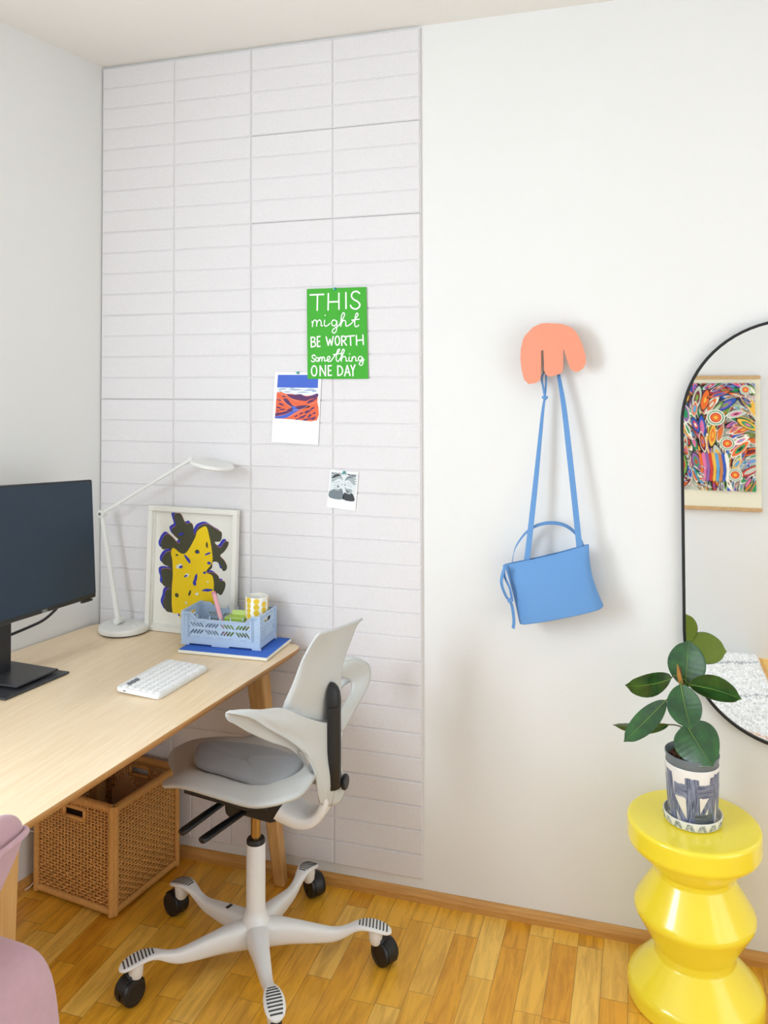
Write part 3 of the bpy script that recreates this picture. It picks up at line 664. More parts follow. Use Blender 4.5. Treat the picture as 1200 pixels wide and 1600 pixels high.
# ================================================================== wall hook and handbag
COR = mat('coral_lacquer', (236, 150, 120), .5, .01, 30)
hk = [(350,75),(322,76),(285,90),(245,128),(236,145),(225,190),(222,235),(228,290),(240,340),(262,362),(290,360),(312,352),(321,335),(323,270),(323,204),(335,204),(337,260),(338,305),(348,325),(365,333),(405,326),(424,315),(428,290),(430,212),(433,208),(446,255),(462,302),(485,318),(500,318),(522,305),(536,280),(536,250),(520,190),(500,145),(488,125),(462,102),(425,86)]
y0h = -.052
ho = []
for px, py in hk: ho.append((1.514+(px-222)/315*.193, 1.807-(py-75)/288*.180+.012*((px-380)/315)))
v, f = plate(ho, [], .006)
hkt = thing('wall_hook', 'coral pink flat three-fingered wall hook holding a handbag', 'hook', (1.60, 0, 1.71))
obj('plate', Geo().add([Vector((p.x, y0h+p.z, p.y)) for p in v], f), COR, hkt)
g = Geo(); g.box((1.592, -.004, 1.700), (.022, .008, .06)); g.box((1.5865, -.026, 1.660), (.010, .045, .006)); g.box((1.588, -.026, 1.72), (.010, .045, .016)); g.box((1.606, -.026, 1.668), (.010, .045, .006)); g.box((1.606, -.004, 1.70), (.02, .008, .06))
obj('bracket', g, BLK, hkt, bevel=.001)
LEA = mat('blue_leather', (98, 150, 206), .6, .03, 500, .35, 700)
bg = thing('handbag', 'blue leather handbag hanging by its long strap from the coral wall hook', 'handbag', (1.60, -.06, .95))
# body: rows bottom->top, closed rings around
def bagpt(px, py, y): return None
fr_bot = [(1.508, .913), (1.57, .921), (1.65, .940), (1.73, .965), (1.752, .980)]
fr_top = [(1.462, 1.083), (1.53, 1.107), (1.59, 1.124), (1.65, 1.142), (1.712, 1.158)]
rows_ = []
for k in range(9):
    t_ = k/8; ring_ = []
    d_ = .045*(1-t_)**.8+.010                     # half depth
    e_ = .25*math.sin(PI*min(1, t_*1.1))
    bul = .010*math.sin(PI*t_)
    N_ = 8
    fr_ = []
    for i in range(N_+1):
        s_ = i/N_; x = None
        bx = fr_bot[0][0]*(1-s_)+fr_bot[-1][0]*s_; bz = fr_bot[0][1]*(1-s_)+fr_bot[-1][1]*s_
        tx = fr_top[0][0]*(1-s_)+fr_top[-1][0]*s_; tz = fr_top[0][1]*(1-s_)+fr_top[-1][1]*s_-.004*math.sin(PI*s_)
        x = bx*(1-t_)+tx*t_; z = bz*(1-t_)+tz*t_
        x += .012*math.sin(PI*t_)*(-1 if s_ > .5 else .3)*abs(2*s_-1)
        fr_.append((x, z, math.sin(PI*s_)**.5 if 0 < s_ < 1 else 0))
    yc_ = -.066
    for x, z, q in fr_: ring_.append(Vector((x, yc_-d_*(.55+.45*q)-bul*q*.6, z)))
    # side gusset folds in
    for x, z, q in reversed(fr_):
        ring_.append(Vector((x, yc_+d_*(.55+.45*q)+bul*q*.3, z)))
    rows_.append(ring_)
g = Geo().grid(rows_, closed=True); g.poly(rows_[0][::-1])
bb = obj('body', g, LEA, bg, smooth=True, subsurf=2, solid=.002)
g = Geo(); g.box((1.604, -.0785, 1.124), (.027, .0008, .0016), ((.967, 0, .25), (0, 1, 0), (-.25, 0, .967))); obj('embossed_mark', g, mat('dark_blue_stamp', (60, 96, 150), .6), bb)
def strap(pts, w, th=.0018, side=(1, 0, 0), name='strap', sub=8, par=bg, ws=None, sides=None):
    p_ = cr(pts, sub); n_ = len(p_); rows = []
    for i, p in enumerate(p_):
        t_ = (p_[min(i+1, n_-1)]-p_[max(i-1, 0)]).normalized()
        sd = Vector(side)
        if sides: k_ = i/(n_-1)*(len(sides)-1); a_ = int(min(k_, len(sides)-2)); sd = Vector(sides[a_]).lerp(Vector(sides[a_+1]), k_-a_)
        sd = (sd-t_*sd.dot(t_)).normalized(); nn = t_.cross(sd)
        rows.append([p+sd*w/2+nn*th/2, p-sd*w/2+nn*th/2, p-sd*w/2-nn*th/2, p+sd*w/2-nn*th/2])
    g = Geo().grid(rows, closed=True); g.poly(rows[0]); g.poly(rows[-1])
    return obj(name, g, LEA, par, smooth=True, auto=50)
# px/py -> wall-plane helper values were measured on the y = -.06 plane
strap([(1.530, -.070, 1.085), (1.543, -.060, 1.20), (1.560, -.050, 1.36), (1.577, -.040, 1.53), (1.586, -.033, 1.60), (1.588, -.026, 1.664)], .0165, sides=[(1, 0, 0), (1, -.2, 0), (.7, -.7, 0), (.35, -.9, 0), (.3, -.9, 0)])
strap([(1.686, -.070, 1.130), (1.672, -.060, 1.27), (1.655, -.050, 1.43), (1.640, -.040, 1.56), (1.624, -.030, 1.655)], .0170, sides=[(1, 0, 0), (1, 0, 0), (.9, -.4, 0), (.5, -.8, 0)])
strap([(1.588, -.026, 1.664), (1.575, -.03, 1.645), (1.580, -.034, 1.61), (1.5865, -.036, 1.575)], .010, name='strap_end', sides=[(.5, -.8, 0), (.6, -.7, 0)])
g = Geo(); g.box((1.5845, -.037, 1.583), (.017, .010, .008)); obj('strap_keeper', g, LEA, bg, bevel=.001)
strap([(1.485, -.055, 1.085), (1.497, -.052, 1.135), (1.535, -.05, 1.185), (1.585, -.048, 1.208), (1.64, -.048, 1.205), (1.68, -.05, 1.175), (1.698, -.054, 1.140)], .016, name='carry_handle', side=(.0, 1, .45), sub=8)
strap([(1.470, -.105, 1.080), (1.462, -.112, 1.04), (1.474, -.108, 1.00), (1.490, -.104, .975), (1.497, -.105, .93), (1.4945, -.104, .905)], .011, name='side_tie', side=(.8, -.6, 0))
strap([(1.466, -.086, 1.085), (1.470, -.10, 1.055), (1.486, -.105, 1.02), (1.492, -.102, .985)], .008, name='side_tie', side=(.8, -.6, 0))
g = Geo(); g.box((1.487, -.108, .988), (.016, .008, .011), ((.93, 0, .3), (0, 1, 0), (-.3, 0, .93))); obj('tie_keeper', g, LEA, bg, bevel=.001)

# ================================================================== mirror
def capsule(cx, z1, z2, r, n=40):
    o = [(cx+r*math.cos(PI*k/n), z1+r*math.sin(PI*k/n)) for k in range(n+1)]+[(cx+r*math.cos(PI+PI*k/n), z2+r*math.sin(PI+PI*k/n)) for k in range(n+1)]
    return o
mr = thing('wall_mirror', 'arched frameless-looking mirror with thin black rim on the white wall', 'mirror', (2.272, 0, .61))
MX, MZ1, MZ2 = 2.2735, 1.502, .911
mm = bpy.data.materials.new('mirror_glass'); mm.use_nodes = True; b = mm.node_tree.nodes['Principled BSDF']; b.inputs['Base Color'].default_value = (.93, .95, .945, 1); b.inputs['Metallic'].default_value = 1; b.inputs['Roughness'].default_value = .015
v, f = plate(capsule(MX, MZ1, MZ2, .298), [], .004)
obj('glass', Geo().add([Vector((p.x, -.016+p.z, p.y)) for p in v], f), mm, mr)
v, f = plate(capsule(MX, MZ1, MZ2, .3045), [capsule(MX, MZ1, MZ2, .2965)], .022)
obj('rim', Geo().add([Vector((p.x, -.0115+p.z, p.y)) for p in v], f), BLK, mr)

# ---------------- what the mirror shows: poster and rug on the camera side
PCR = mat('cream_poster_paper', (240, 234, 210), .8); OAKH = wood('poster_oak', (214, 178, 130), (190, 150, 100), (20, 4, 20), 5, .5)
pt = thing('hanging_poster', 'colourful abstract poster on wooden hanger bars seen in the mirror', 'poster', (2.26, YB+.01, .86))
PX0, PX1, PZ0, PZ1 = 1.955, 2.530, .868, 1.640; YP = YB+.014
obj('sheet', Geo().box(((PX0+PX1)/2, YP-.001, (PZ0+PZ1)/2), (PX1-PX0, .001, PZ1-PZ0)), PCR, pt)
for z in (PZ1+.004, PZ0-.002): obj('hanger_bar', Geo().box(((PX0+PX1)/2, YP, z), (PX1-PX0+.006, .018, .022)), OAKH, pt, bevel=.003)
cols = [(214,60,48),(238,112,40),(246,190,70),(120,170,70),(30,150,90),(40,90,190),(90,170,220),(150,100,170),(230,120,170),(120,30,40),(24,24,30),(200,205,190),(250,245,230),(210,130,70),(60,60,120)]
pm = [mat('poster_ink_%s' % n_, c, .75) for n_, c in zip(('red','orange','amber','olive','green','blue','sky','violet','pink','maroon','black','grey','white','ochre','navy'), cols)]
rr = random.Random(11); g = Geo(); zc_ = [0.0004]
def pp(u_, v_): return Vector((PX0+.03+(PX1-PX0-.06)*u_, YP+zc_[0], PZ0+.105+(PZ1-PZ0-.135)*v_))
def pblob(pts, mi): zc_[0] += .000012; g.poly([pp(min(max(p.x, 0), 1), min(max(p.y, 0), 1)) for p in cr([(x, y, 0) for x, y in pts], 4, closed=True)], mi)
def leaf2(cx, cy, l, w_, a_, mi, border=True):
    def L_(s_): return [(cx+(x*math.cos(a_)-y*math.sin(a_))*s_, cy+(x*math.sin(a_)+y*math.cos(a_))*s_*.72) for x, y in ((-l/2, 0), (-l/5, w_/2), (l/4, w_/2.4), (l/2, 0), (l/4, -w_/2.4), (-l/5, -w_/2))]
    if border: pblob(L_(1.16), 10 if rr.random() < .55 else 12)
    pblob(L_(1), mi); pblob(L_(.62), rr.randrange(13)); 
    if rr.random() < .6: pblob(L_(.3), rr.randrange(13))
pblob([(0, 0), (1, 0), (1, 1), (0, 1), (0, .5)], 11)
for i in range(330):
    x_, y_ = rr.random(), rr.random(); a_ = 1.9*math.sin(2.6*x_+1.4*y_)+rr.uniform(-.35, .35); l = rr.uniform(.12, .32)
    leaf2(x_, y_, l, l*rr.uniform(.14, .34), a_, rr.choice((0, 1, 2, 3, 4, 5, 6, 7, 8, 9, 0, 1, 13, 11, 12, 12, 14, 10)))
for cx, cy, r_ in ((.58, .68, .10), (.70, .44, .085), (.78, .15, .08), (.90, .94, .06)):
    for k, mi in enumerate((12, 4, 12, 0, 1, 1, 2)):
        q = r_*(1-k*.13); pblob([(cx+q*math.cos(t_*PI/5), cy+q*.74*math.sin(t_*PI/5)) for t_ in range(10)], mi)
for k in range(9): pblob([(.40+k*.035, .10), (.43+k*.035, .10), (.44+k*.035, .25), (.42+k*.035, .34), (.39+k*.035, .34), (.41+k*.035, .2)], (1, 8, 7, 0, 2, 6, 13, 5, 12)[k])
for k in range(26):
    x, y = rr.uniform(.05, .5), rr.uniform(.02, .22); leaf2(x, y, .06, .014, -.6, 12, True)
obj('artwork', g, pm, pt)
# rug: shaggy white with faint stripes
RUG = bpy.data.materials.new('shaggy_wool'); RUG.use_nodes = True; nt = RUG.node_tree; b = nt.nodes['Principled BSDF']; L_ = nt.links.new
tc = nt.nodes.new('ShaderNodeTexCoord'); nz_ = nt.nodes.new('ShaderNodeTexNoise'); nz_.inputs['Scale'].default_value = 7; L_(tc.outputs['Object'], nz_.inputs['Vector'])
n3 = nt.nodes.new('ShaderNodeTexNoise'); n3.inputs['Scale'].default_value = 110; n3.inputs['Detail'].default_value = 3; L_(tc.outputs['Object'], n3.inputs['Vector'])
sp_ = nt.nodes.new('ShaderNodeSeparateXYZ'); L_(tc.outputs['Object'], sp_.inputs[0])
def mth(op, a, bb):
    n = nt.nodes.new('ShaderNodeMath'); n.operation = op
    for i, v in enumerate((a, bb)):
        if isinstance(v, (int, float)): n.inputs[i].default_value = v
        else: L_(v, n.inputs[i])
    return n.outputs[0]
base = ramp(nt, [(.35, (206, 203, 200)), (.6, (246, 244, 240))]); L_(n3.outputs['Fac'], base.inputs['Fac']); cur = base.outputs['Color']
for (kx, ky, off, c_, w_) in ((.35, 1, -.42, (130, 132, 140), .012), (.35, 1, .10, (130, 132, 140), .012), (-.62, 1, .02, (236, 188, 150), .012), (-.5, 1, .52, (190, 190, 90), .010)):
    s_ = mth('ADD', mth('ADD', mth('MULTIPLY', sp_.outputs[0], kx), mth('MULTIPLY', sp_.outputs[1], ky)), mth('MULTIPLY', mth('SUBTRACT', nz_.outputs['Fac'], .5), .06))
    m_ = mth('MULTIPLY', mth('LESS_THAN', mth('ABSOLUTE', mth('SUBTRACT', s_, off), 0), w_), mth('MULTIPLY', n3.outputs['Fac'], 1.1))
    mx = nt.nodes.new('ShaderNodeMix'); mx.data_type = 'RGBA'; L_(m_, mx.inputs['Factor']); L_(cur, mx.inputs['A']); mx.inputs['B'].default_value = s2l(c_); cur = mx.outputs['Result']
L_(cur, b.inputs['Base Color']); b.inputs['Roughness'].default_value = .95
g = Geo(); rr = random.Random(5); NX_, NY_ = 150, 170; rx0, rx1, ry0, ry1 = 1.05, 2.50, -2.795, -1.25
rows_ = []
for j in range(NY_+1):
    row = []
    for i in range(NX_+1):
        x = rx0+(rx1-rx0)*i/NX_; y = ry0+(ry1-ry0)*j/NY_
        e_ = min(1, min(x-rx0, rx1-x, y-ry0, ry1-y)/.02)
        row.append(Vector((x+rr.uniform(-.003, .003), y+rr.uniform(-.003, .003), .002+(.014+.016*rr.random()+.010*mnoise.noise(Vector((x*14, y*14, 0))))*max(e_, 0))))
    rows_.append(row)
g.grid(rows_)
o = obj('rug', g, RUG, loc=(1.775, -1.975, 0), smooth=False); tag(o, 'shaggy white rug with faint stripes, seen in the lower part of the mirror', 'rug')

# ================================================================== stool and rubber plant
YEL = mat('yellow_gloss_lacquer', (252, 230, 58), .22, .01, 20, coat=.5)
SX, SY = 1.982, -.188
st = thing('stool', 'glossy yellow zigzag side stool carrying the potted plant', 'stool', (SX, SY, 0))
def fillet(pr, rad, n=5):
    o = [pr[0]]
    for i in range(1, len(pr)-1):
        p, a, b = Vector(pr[i]), Vector(pr[i-1]), Vector(pr[i+1]); d = min(rad[i-1], (a-p).length*.45, (b-p).length*.45)
        p0 = p+(a-p).normalized()*d; p1 = p+(b-p).normalized()*d
        for k in range(n+1): t = k/n; q = p0*(1-t)**2+p*(2*t*(1-t))+p1*t*t; o.append((q.x, q.y))
    o.append(pr[-1]); r = [o[0]]
    for a, b in zip(o, o[1:]):
        a, b = Vector(a), Vector(b)
        if (b-a).length > .015:
            for k in (.06, .35, .65, .94): q = a.lerp(b, k); r.append((q.x, q.y))
        r.append((b.x, b.y))
    return r
prof = fillet([(0, 0), (.1705, .001), (.1715, .046), (.1015, .119), (.1015, .139), (.1570, .235), (.0990, .328), (.0990, .342), (.1685, .409), (.1685, .4665), (0, .4665)], [.008, .011, .004, .003, .016, .003, .003, .009, .010])
obj('stool_body', Geo().lathe(prof, (SX, SY, 0), 96), YEL, st, smooth=True, auto=25)
PXc, PYc, PZc = 1.981, -.190, .4665
SAU = mat('saucer_glaze', (228, 228, 218), .35, coat=.3); POT = mat('pot_glaze', (236, 231, 222), .3, coat=.3)
def ink(name, c1, c2, stretch):
    m = bpy.data.materials.new(name); m.use_nodes = True; nt = m.node_tree; b = nt.nodes['Principled BSDF']
    tc = nt.nodes.new('ShaderNodeTexCoord'); mp = nt.nodes.new('ShaderNodeMapping'); mp.inputs['Scale'].default_value = stretch
    n = nt.nodes.new('ShaderNodeTexNoise'); n.inputs['Scale'].default_value = 12; n.inputs['Detail'].default_value = 4
    nt.links.new(tc.outputs['Object'], mp.inputs['Vector']); nt.links.new(mp.outputs['Vector'], n.inputs['Vector'])
    r = ramp(nt, [(.36, c1), (.62, c2)]); nt.links.new(n.outputs['Fac'], r.inputs['Fac']); nt.links.new(r.outputs['Color'], b.inputs['Base Color']); b.inputs['Roughness'].default_value = .35
    return m
INV = ink('brushed_blue_vertical', (62, 70, 96), (142, 148, 170), (30, 30, 2)); INH = ink('brushed_blue_horizontal', (70, 78, 104), (150, 156, 178), (2, 2, 40)); INS = ink('brushed_grey_green', (96, 108, 116), (206, 210, 206), (14, 14, 30))
sc_ = thing('saucer', 'round saucer with grey brush pattern under the plant pot', 'saucer', (PXc, PYc, PZc))
obj('dish', Geo().lathe([(0, 0), (.066, 0), (.072, .004), (.0755, .024), (.0745, .0258), (.0725, .0255), (.069, .008), (.066, .005), (0, .005)], (PXc, PYc, PZc), 64), SAU, sc_, smooth=True, auto=40)
def patch(g, r0, r1, z0, z1, pts, off, base, mi=0):
    """quad patch on a cone: pts are (angle_deg, z) corners, subdivided"""
    P_ = [(math.radians(a_), z) for a_, z in pts]; n_ = 10; rows = []
    for j in range(n_+1):
        row = []
        for i in range(n_+1):
            u_, v_ = i/n_, j/n_
            a_ = (P_[0][0]*(1-u_)+P_[1][0]*u_)*(1-v_)+(P_[3][0]*(1-u_)+P_[2][0]*u_)*v_
            z = (P_[0][1]*(1-u_)+P_[1][1]*u_)*(1-v_)+(P_[3][1]*(1-u_)+P_[2][1]*u_)*v_
            if v_ in (0, 1): z += random.uniform(-.0015, .0015)
            r_ = r0+(r1-r0)*(z-z0)/(z1-z0)+off
            row.append(Vector(base)+Vector((r_*math.cos(a_), r_*math.sin(a_), z)))
        rows.append(row)
    g.grid(rows, mi)
g = Geo(); random.seed(21)
for k in range(30):
    a_ = k*12; s_ = 9 if k % 2 else -9
    patch(g, .0725, .0755, .004, .024, [(a_, .006), (a_+7, .006), (a_+7+s_*.6, .022), (a_+s_*.6, .022)], .0006, (PXc, PYc, PZc))
obj('brush_pattern', g, INS, sc_, smooth=True)
zp = PZc+.0055
pl = thing('plant_pot', 'ceramic pot with blue-grey brush strokes holding a rubber plant on the yellow stool', 'plant pot', (PXc, PYc, zp))
base = (PXc, PYc, zp)
pb = obj('pot', Geo().lathe([(0, 0), (.058, 0), (.0615, .004), (.0685, .148), (.0675, .150), (.0655, .149), (.060, .02), (0, .012)], base, 72), POT, pl, smooth=True, auto=40)
g = Geo()
for c_, w_, z0, z1, t_, mi in ((-146, 22, .005, .135, 6, 0), (-120, 30, .078, .112, 0, 1), (-92, 30, .003, .130, 2, 0), (-62, 40, .082, .116, 0, 1), (-45, 22, .005, .135, -3, 0), (-66, 44, .012, .040, 0, 2), (-128, 16, .006, .09, 22, 0), (-58, 12, .03, .10, -18, 0), (-22, 24, .02, .14, 8, 0), (10, 60, .06, .1, 0, 1), (40, 26, .005, .14, 0, 0), (80, 26, .005, .14, 8, 0), (120, 40, .07, .1, 0, 1), (160, 26, .005, .14, -8, 0), (190, 20, .02, .12, 5, 0)):
    patch(g, .0615, .0685, .004, .148, [(c_-w_/2+t_, z0), (c_+w_/2+t_, z0), (c_+w_/2-t_, z1), (c_-w_/2-t_, z1)], .0005+.0001*mi, base, mi)
INK3 = ink('dark_brush_stroke', (46, 52, 58), (120, 128, 130), (2, 2, 40))
obj('brush_strokes', g, [INV, INH, INK3], pb, smooth=True)
NUR = mat('grey_nursery_pot', (112, 122, 128), .45)
obj('inner_pot', Geo().lathe([(.060, .13), (.0655, .150), (.0662, .151), (.0672, .169), (.0690, .170), (.0690, .1745), (.067, .1745), (.065, .170), (.062, .15), (0, .149)], base, 64), NUR, pl, smooth=True, auto=35)
SOI = mat('bark_soil', (92, 56, 34), .9, .5, 90, .6, 120); rr = random.Random(9)
g = Geo(); g.lathe([(0, .156), (.063, .156), (.063, .150)], base, 40)
for k in range(170):
    a_, r_ = rr.uniform(0, 2*PI), .060*math.sqrt(rr.random()); p_ = Vector(base)+Vector((r_*math.cos(a_), r_*math.sin(a_), .157+rr.uniform(0, .005)))
    x_ = Vector((rr.uniform(-1, 1), rr.uniform(-1, 1), rr.uniform(-.4, .4))).normalized(); y_ = x_.cross(Vector((0, 0, 1))).normalized(); g.box(p_, (rr.uniform(.006, .016), rr.uniform(.003, .006), .0025), (x_, y_, x_.cross(y_)))
soil = obj('soil', g, SOI, pl); soil['kind'] = 'stuff'
# the plant itself
LF = bpy.data.materials.new('rubber_leaf'); LF.use_nodes = True; nt = LF.node_tree; b = nt.nodes['Principled BSDF']
tc = nt.nodes.new('ShaderNodeTexCoord'); n = nt.nodes.new('ShaderNodeTexNoise'); n.inputs['Scale'].default_value = 30; n.inputs['Detail'].default_value = 4; nt.links.new(tc.outputs['Object'], n.inputs['Vector'])
r = ramp(nt, [(.3, (22, 62, 34)), (.7, (46, 100, 44))]); nt.links.new(n.outputs['Fac'], r.inputs['Fac'])
nt.links.new(r.outputs['Color'], b.inputs['Base Color']); LFB = mat('leaf_back_green', (124, 146, 46), .5, .1, 40)
b.inputs['Roughness'].default_value = .28; b.inputs['Coat Weight'].default_value = .35; b.inputs['Coat Roughness'].default_value = .15
LRIB = mat('leaf_midrib', (128, 158, 70), .5); STM = mat('plant_stem', (96, 62, 44), .7, .2, 80); STG = mat('petiole_green', (86, 104, 44), .5)
SHT = mat('leaf_sheath', (166, 120, 50), .6, .2, 60)
rp = thing('rubber_plant', 'rubber plant with seven broad dark green leaves in the patterned pot', 'plant', (PXc, PYc, zp+.155))
stem_pts = [(PXc+.002, PYc, zp+.14), (1.976, -.188, .700), (1.967, -.190, .765), (1.957, -.192, .830), (1.953, -.194, .868)]
obj('stem', Geo().tube(stem_pts, [.0048, .0046, .0042, .0036, .002], 12, smooth=5), STM, rp, smooth=True)
def leaf(B, T, W, fold=.2, droop=.12, width=.06, peti=None, skew=0., wpk=.5):
    """blade from B to T; W is the direction of its width"""
    B, T, W = Vector(B), Vector(T), Vector(W); ax_ = T-B; L = ax_.length; t_ = ax_/L; W = (W-t_*W.dot(t_)).normalized(); N = W.cross(t_)
    rows = []; n_ = 18; m_ = 8
    for i in range(n_+1):
        s_ = i/n_
        w_ = width*(math.sin(PI*min(1, s_**(.72 if wpk < .5 else .95)))**.62)*(1 if s_ < .93 else 1)
        if s_ > .94: w_ = width*.5*(math.sin(PI*.94**.95)**.62)*max(0, (1-s_)/.06)**1.2+.0004
        row = []
        for j in range(m_+1):
            v_ = (j/m_)*2-1
            p = B+ax_*s_+W*(v_*w_+skew*width*math.sin(PI*s_))+N*(-droop*L*4*(s_-.5)**2*.5+droop*L*.5+fold*w_*abs(v_)**1.2+.0006*math.sin(s_*60))
            row.append(p)
        rows.append(row)
    g = Geo().grid(rows)
    # orient so that N faces up side
    lo = obj('leaf', g, [LF, LFB], rp, smooth=True)
    me = lo.data
    if me.polygons[len(me.polygons)//2].normal.dot(Vector((-.1, -.6, .6))) < 0: me.flip_normals()
    md = lo.modifiers.new('solid', 'SOLIDIFY'); md.thickness = .0007; md.offset = -1; md.material_offset = 1; md.material_offset_rim = 0
    md = lo.modifiers.new('sub', 'SUBSURF'); md.levels = md.render_levels = 1
    fs = 1 if N.dot(Vector((-.1, -.6, .6))) > 0 else -1
    mid = [rows[i][m_//2]+N*(.0010*fs) for i in range(n_+1)]
    obj('midrib', Geo().tube(mid, [.0011*(1-.8*i/n_) for i in range(n_+1)], 6), LRIB, lo, smooth=True)
    if peti: obj('petiole', Geo().tube([peti, (Vector(peti)*.4+B*.6)+Vector((0, 0, .004)), B+t_*.004], [.0022, .0018, .0016], 8, smooth=4), STG, lo, smooth=True)
leaf((1.967, -.185, .812), (1.979, -.155, .930), (1, -.2, 0), .12, .10, .050, (1.956, -.191, .825))           # top
leaf((1.932, -.198, .838), (1.812, -.245, .822), (-.10, -.50, .80), .10, .20, .046, (1.953, -.193, .845), .10)          # left
leaf((1.974, -.190, .822), (2.103, -.215, .806), (.15, -.50, .80), .10, .14, .048, (1.956, -.192, .838), -.05)        # right
leaf((1.953, -.215, .830), (1.976, -.262, .732), (1, .15, -.1), .10, .16, .046, (1.956, -.194, .842))             # front
leaf((1.917, -.205, .780), (1.808, -.270, .682), (.60, -.40, -.62), .14, .10, .029, (1.961, -.191, .800))         # lower left
leaf((1.925, -.165, .700), (1.776, -.140, .672), (.1, -.60, .75), .15, .10, .028, (1.973, -.188, .700))       # behind it
leaf((1.964, -.215, .728), (2.026, -.268, .646), (.74, .25, .60), .18, .20, .060, (1.974, -.189, .716), .0, .4)             # lower right
obj('sheath', Geo().tube([(1.955, -.206, .828), (1.950, -.209, .850), (1.946, -.211, .880)], [.006, .0055, .001], 10, smooth=4, flat=((1, 0, 0), 1, .6)), SHT, rp, smooth=True)

# ================================================================== rattan basket
RAT = mat('rattan', (224, 166, 92), .5, .22, 45, .3, 300); RATD = mat('rattan_binding', (214, 158, 86), .5, .2, 120, .4, 260)
yaw = math.radians(-8); BX = Vector((math.cos(yaw), math.sin(yaw), 0)); BY = Vector((-math.sin(yaw), math.cos(yaw), 0))
frp = Vector((.315, -.366, 0)); BW, BD, BH = .335, .312, .338
bc = frp-BX*BW/2+BY*BD/2
bk = thing('rattan_basket', 'square woven rattan basket with hand holes standing under the desk', 'basket', tuple(bc))
def bpnt(x, y, z): return bc+BX*x+BY*y+UZ*z
faces_ = [(lambda s_, z, o_: bpnt(s_, -BD/2+o_, z), BW, True), (lambda s_, z, o_: bpnt(BW/2-o_, s_, z), BD, False), (lambda s_, z, o_: bpnt(s_, BD/2-o_, z), BW, True), (lambda s_, z, o_: bpnt(-BW/2+o_, s_, z), BD, False)]
for F_, wd, hole in faces_:
    g = Geo(); half = wd/2-.016; rr = random.Random(int(wd*1000)+hole)
    hx, hz0, hz1 = .042, .268, .300
    nv = int(2*half/.0135)
    for i in range(nv+1):
        s_ = -half+2*half*i/nv
        segs = [(.02, BH-.02)]
        if hole and abs(s_) < hx: segs = [(.02, hz0), (hz1, BH-.02)]
        for z0, z1 in segs: g.tube([F_(s_, z0, .008), F_(s_, (z0+z1)/2, .0085), F_(s_, z1, .008)], .0028, 5)
    nh = int((BH-.05)/.0092)
    for k in range(nh+1):
        z = .026+k*.0092
        spans = [(-half, half)]
        if hole and hz0-.004 < z < hz1+.004: spans = [(-half, -hx), (hx, half)]
        for a_, b_ in spans:
            n_ = max(2, int((b_-a_)/(half/nv)*1)); pts = []
            for i in range(n_+1):
                s_ = a_+(b_-a_)*i/n_; idx = (s_+half)/(2*half)*nv
                pts.append(F_(s_, z+rr.uniform(-.0006, .0006), .008+.0034*math.cos(PI*idx)*(1 if k % 2 else -1)))
            g.tube(pts, .0029, 4)
    if hole:
        for z in (hz0, hz1): g.tube([F_(-hx, z, .007), F_(hx, z, .007)], .006, 8)
        for s_ in (-hx, hx): g.tube([F_(s_, hz0, .007), F_(s_, hz1, .007)], .006, 8)
    obj('woven_side', g, RAT, bk, smooth=True)
def wrapped(name, p, q, r_):
    p, q = Vector(p), Vector(q); L = (q-p).length; n_ = int(L/.0042); pts = []; rs = []
    for i in range(n_*2+1): pts.append(p.lerp(q, i/(n_*2))); rs.append(r_*(1 if i % 2 else .93))
    obj(name, Geo().tube(pts, rs, 10), RATD, bk, smooth=True)
for sx in (-1, 1):
    for sy in (-1, 1):
        wrapped('corner_post', bpnt(sx*(BW/2-.011), sy*(BD/2-.004), .006), bpnt(sx*(BW/2-.011), sy*(BD/2-.004), BH-.002), .0105)
        wrapped('corner_post', bpnt(sx*(BW/2-.004), sy*(BD/2-.013), .006), bpnt(sx*(BW/2-.004), sy*(BD/2-.013), BH-.002), .0095)
for sy in (-1, 1):
    wrapped('top_rim', bpnt(-BW/2+.012, sy*(BD/2-.008), BH-.012), bpnt(BW/2-.012, sy*(BD/2-.008), BH-.012), .0125)
    wrapped('bottom_rail', bpnt(-BW/2+.012, sy*(BD/2-.007), .018), bpnt(BW/2-.012, sy*(BD/2-.007), .018), .0115)
for sx in (-1, 1):
    wrapped('top_rim', bpnt(sx*(BW/2-.008), -BD/2+.012, BH-.012), bpnt(sx*(BW/2-.008), BD/2-.012, BH-.012), .0125)
    wrapped('bottom_rail', bpnt(sx*(BW/2-.007), -BD/2+.012, .018), bpnt(sx*(BW/2-.007), BD/2-.012, .018), .0115)
g = Geo(); g.box(bpnt(0, 0, .015), (BW-.03, BD-.03, .008), (BX, BY, UZ)); obj('bottom', g, RAT, bk)
KRF = mat('brown_cardboard', (150, 106, 66), .85, .06, 40); DRK = mat('dark_fabric', (58, 44, 40), .9, .1, 60)
ct = thing('cardboard_sheet', 'brown folded cardboard standing inside the rattan basket', 'cardboard', tuple(bpnt(.02, .02, .02)))
g = Geo(); g.prism([bpnt(-.02, .03, .022), bpnt(.12, .0, .022), bpnt(.115, .005, .29), bpnt(.055, .02, .348), bpnt(-.02, .035, .27)], BY*.004); obj('sheet', g, KRF, ct)
ct = thing('storage_pouch', 'dark brown fabric pouch lying inside the rattan basket', 'pouch', tuple(bpnt(-.03, -.07, .02)))
g = Geo(); g.box(bpnt(-.04, -.06, .13), (.20, .13, .215), (BX, BY, UZ)); obj('pouch_body', g, DRK, ct, bevel=.03, seg=4, smooth=True)

# ================================================================== pink chair at the left edge
PNK = mat('dusty_pink_velour', (200, 158, 166), .95, .07, 60, .5, 900, sheen=.4)
pk = thing('upholstered_chair', 'dusty pink upholstered chair pushed up to the near end of the desk', 'chair', (.62, -1.50, 0))
g = Geo(); rows = []
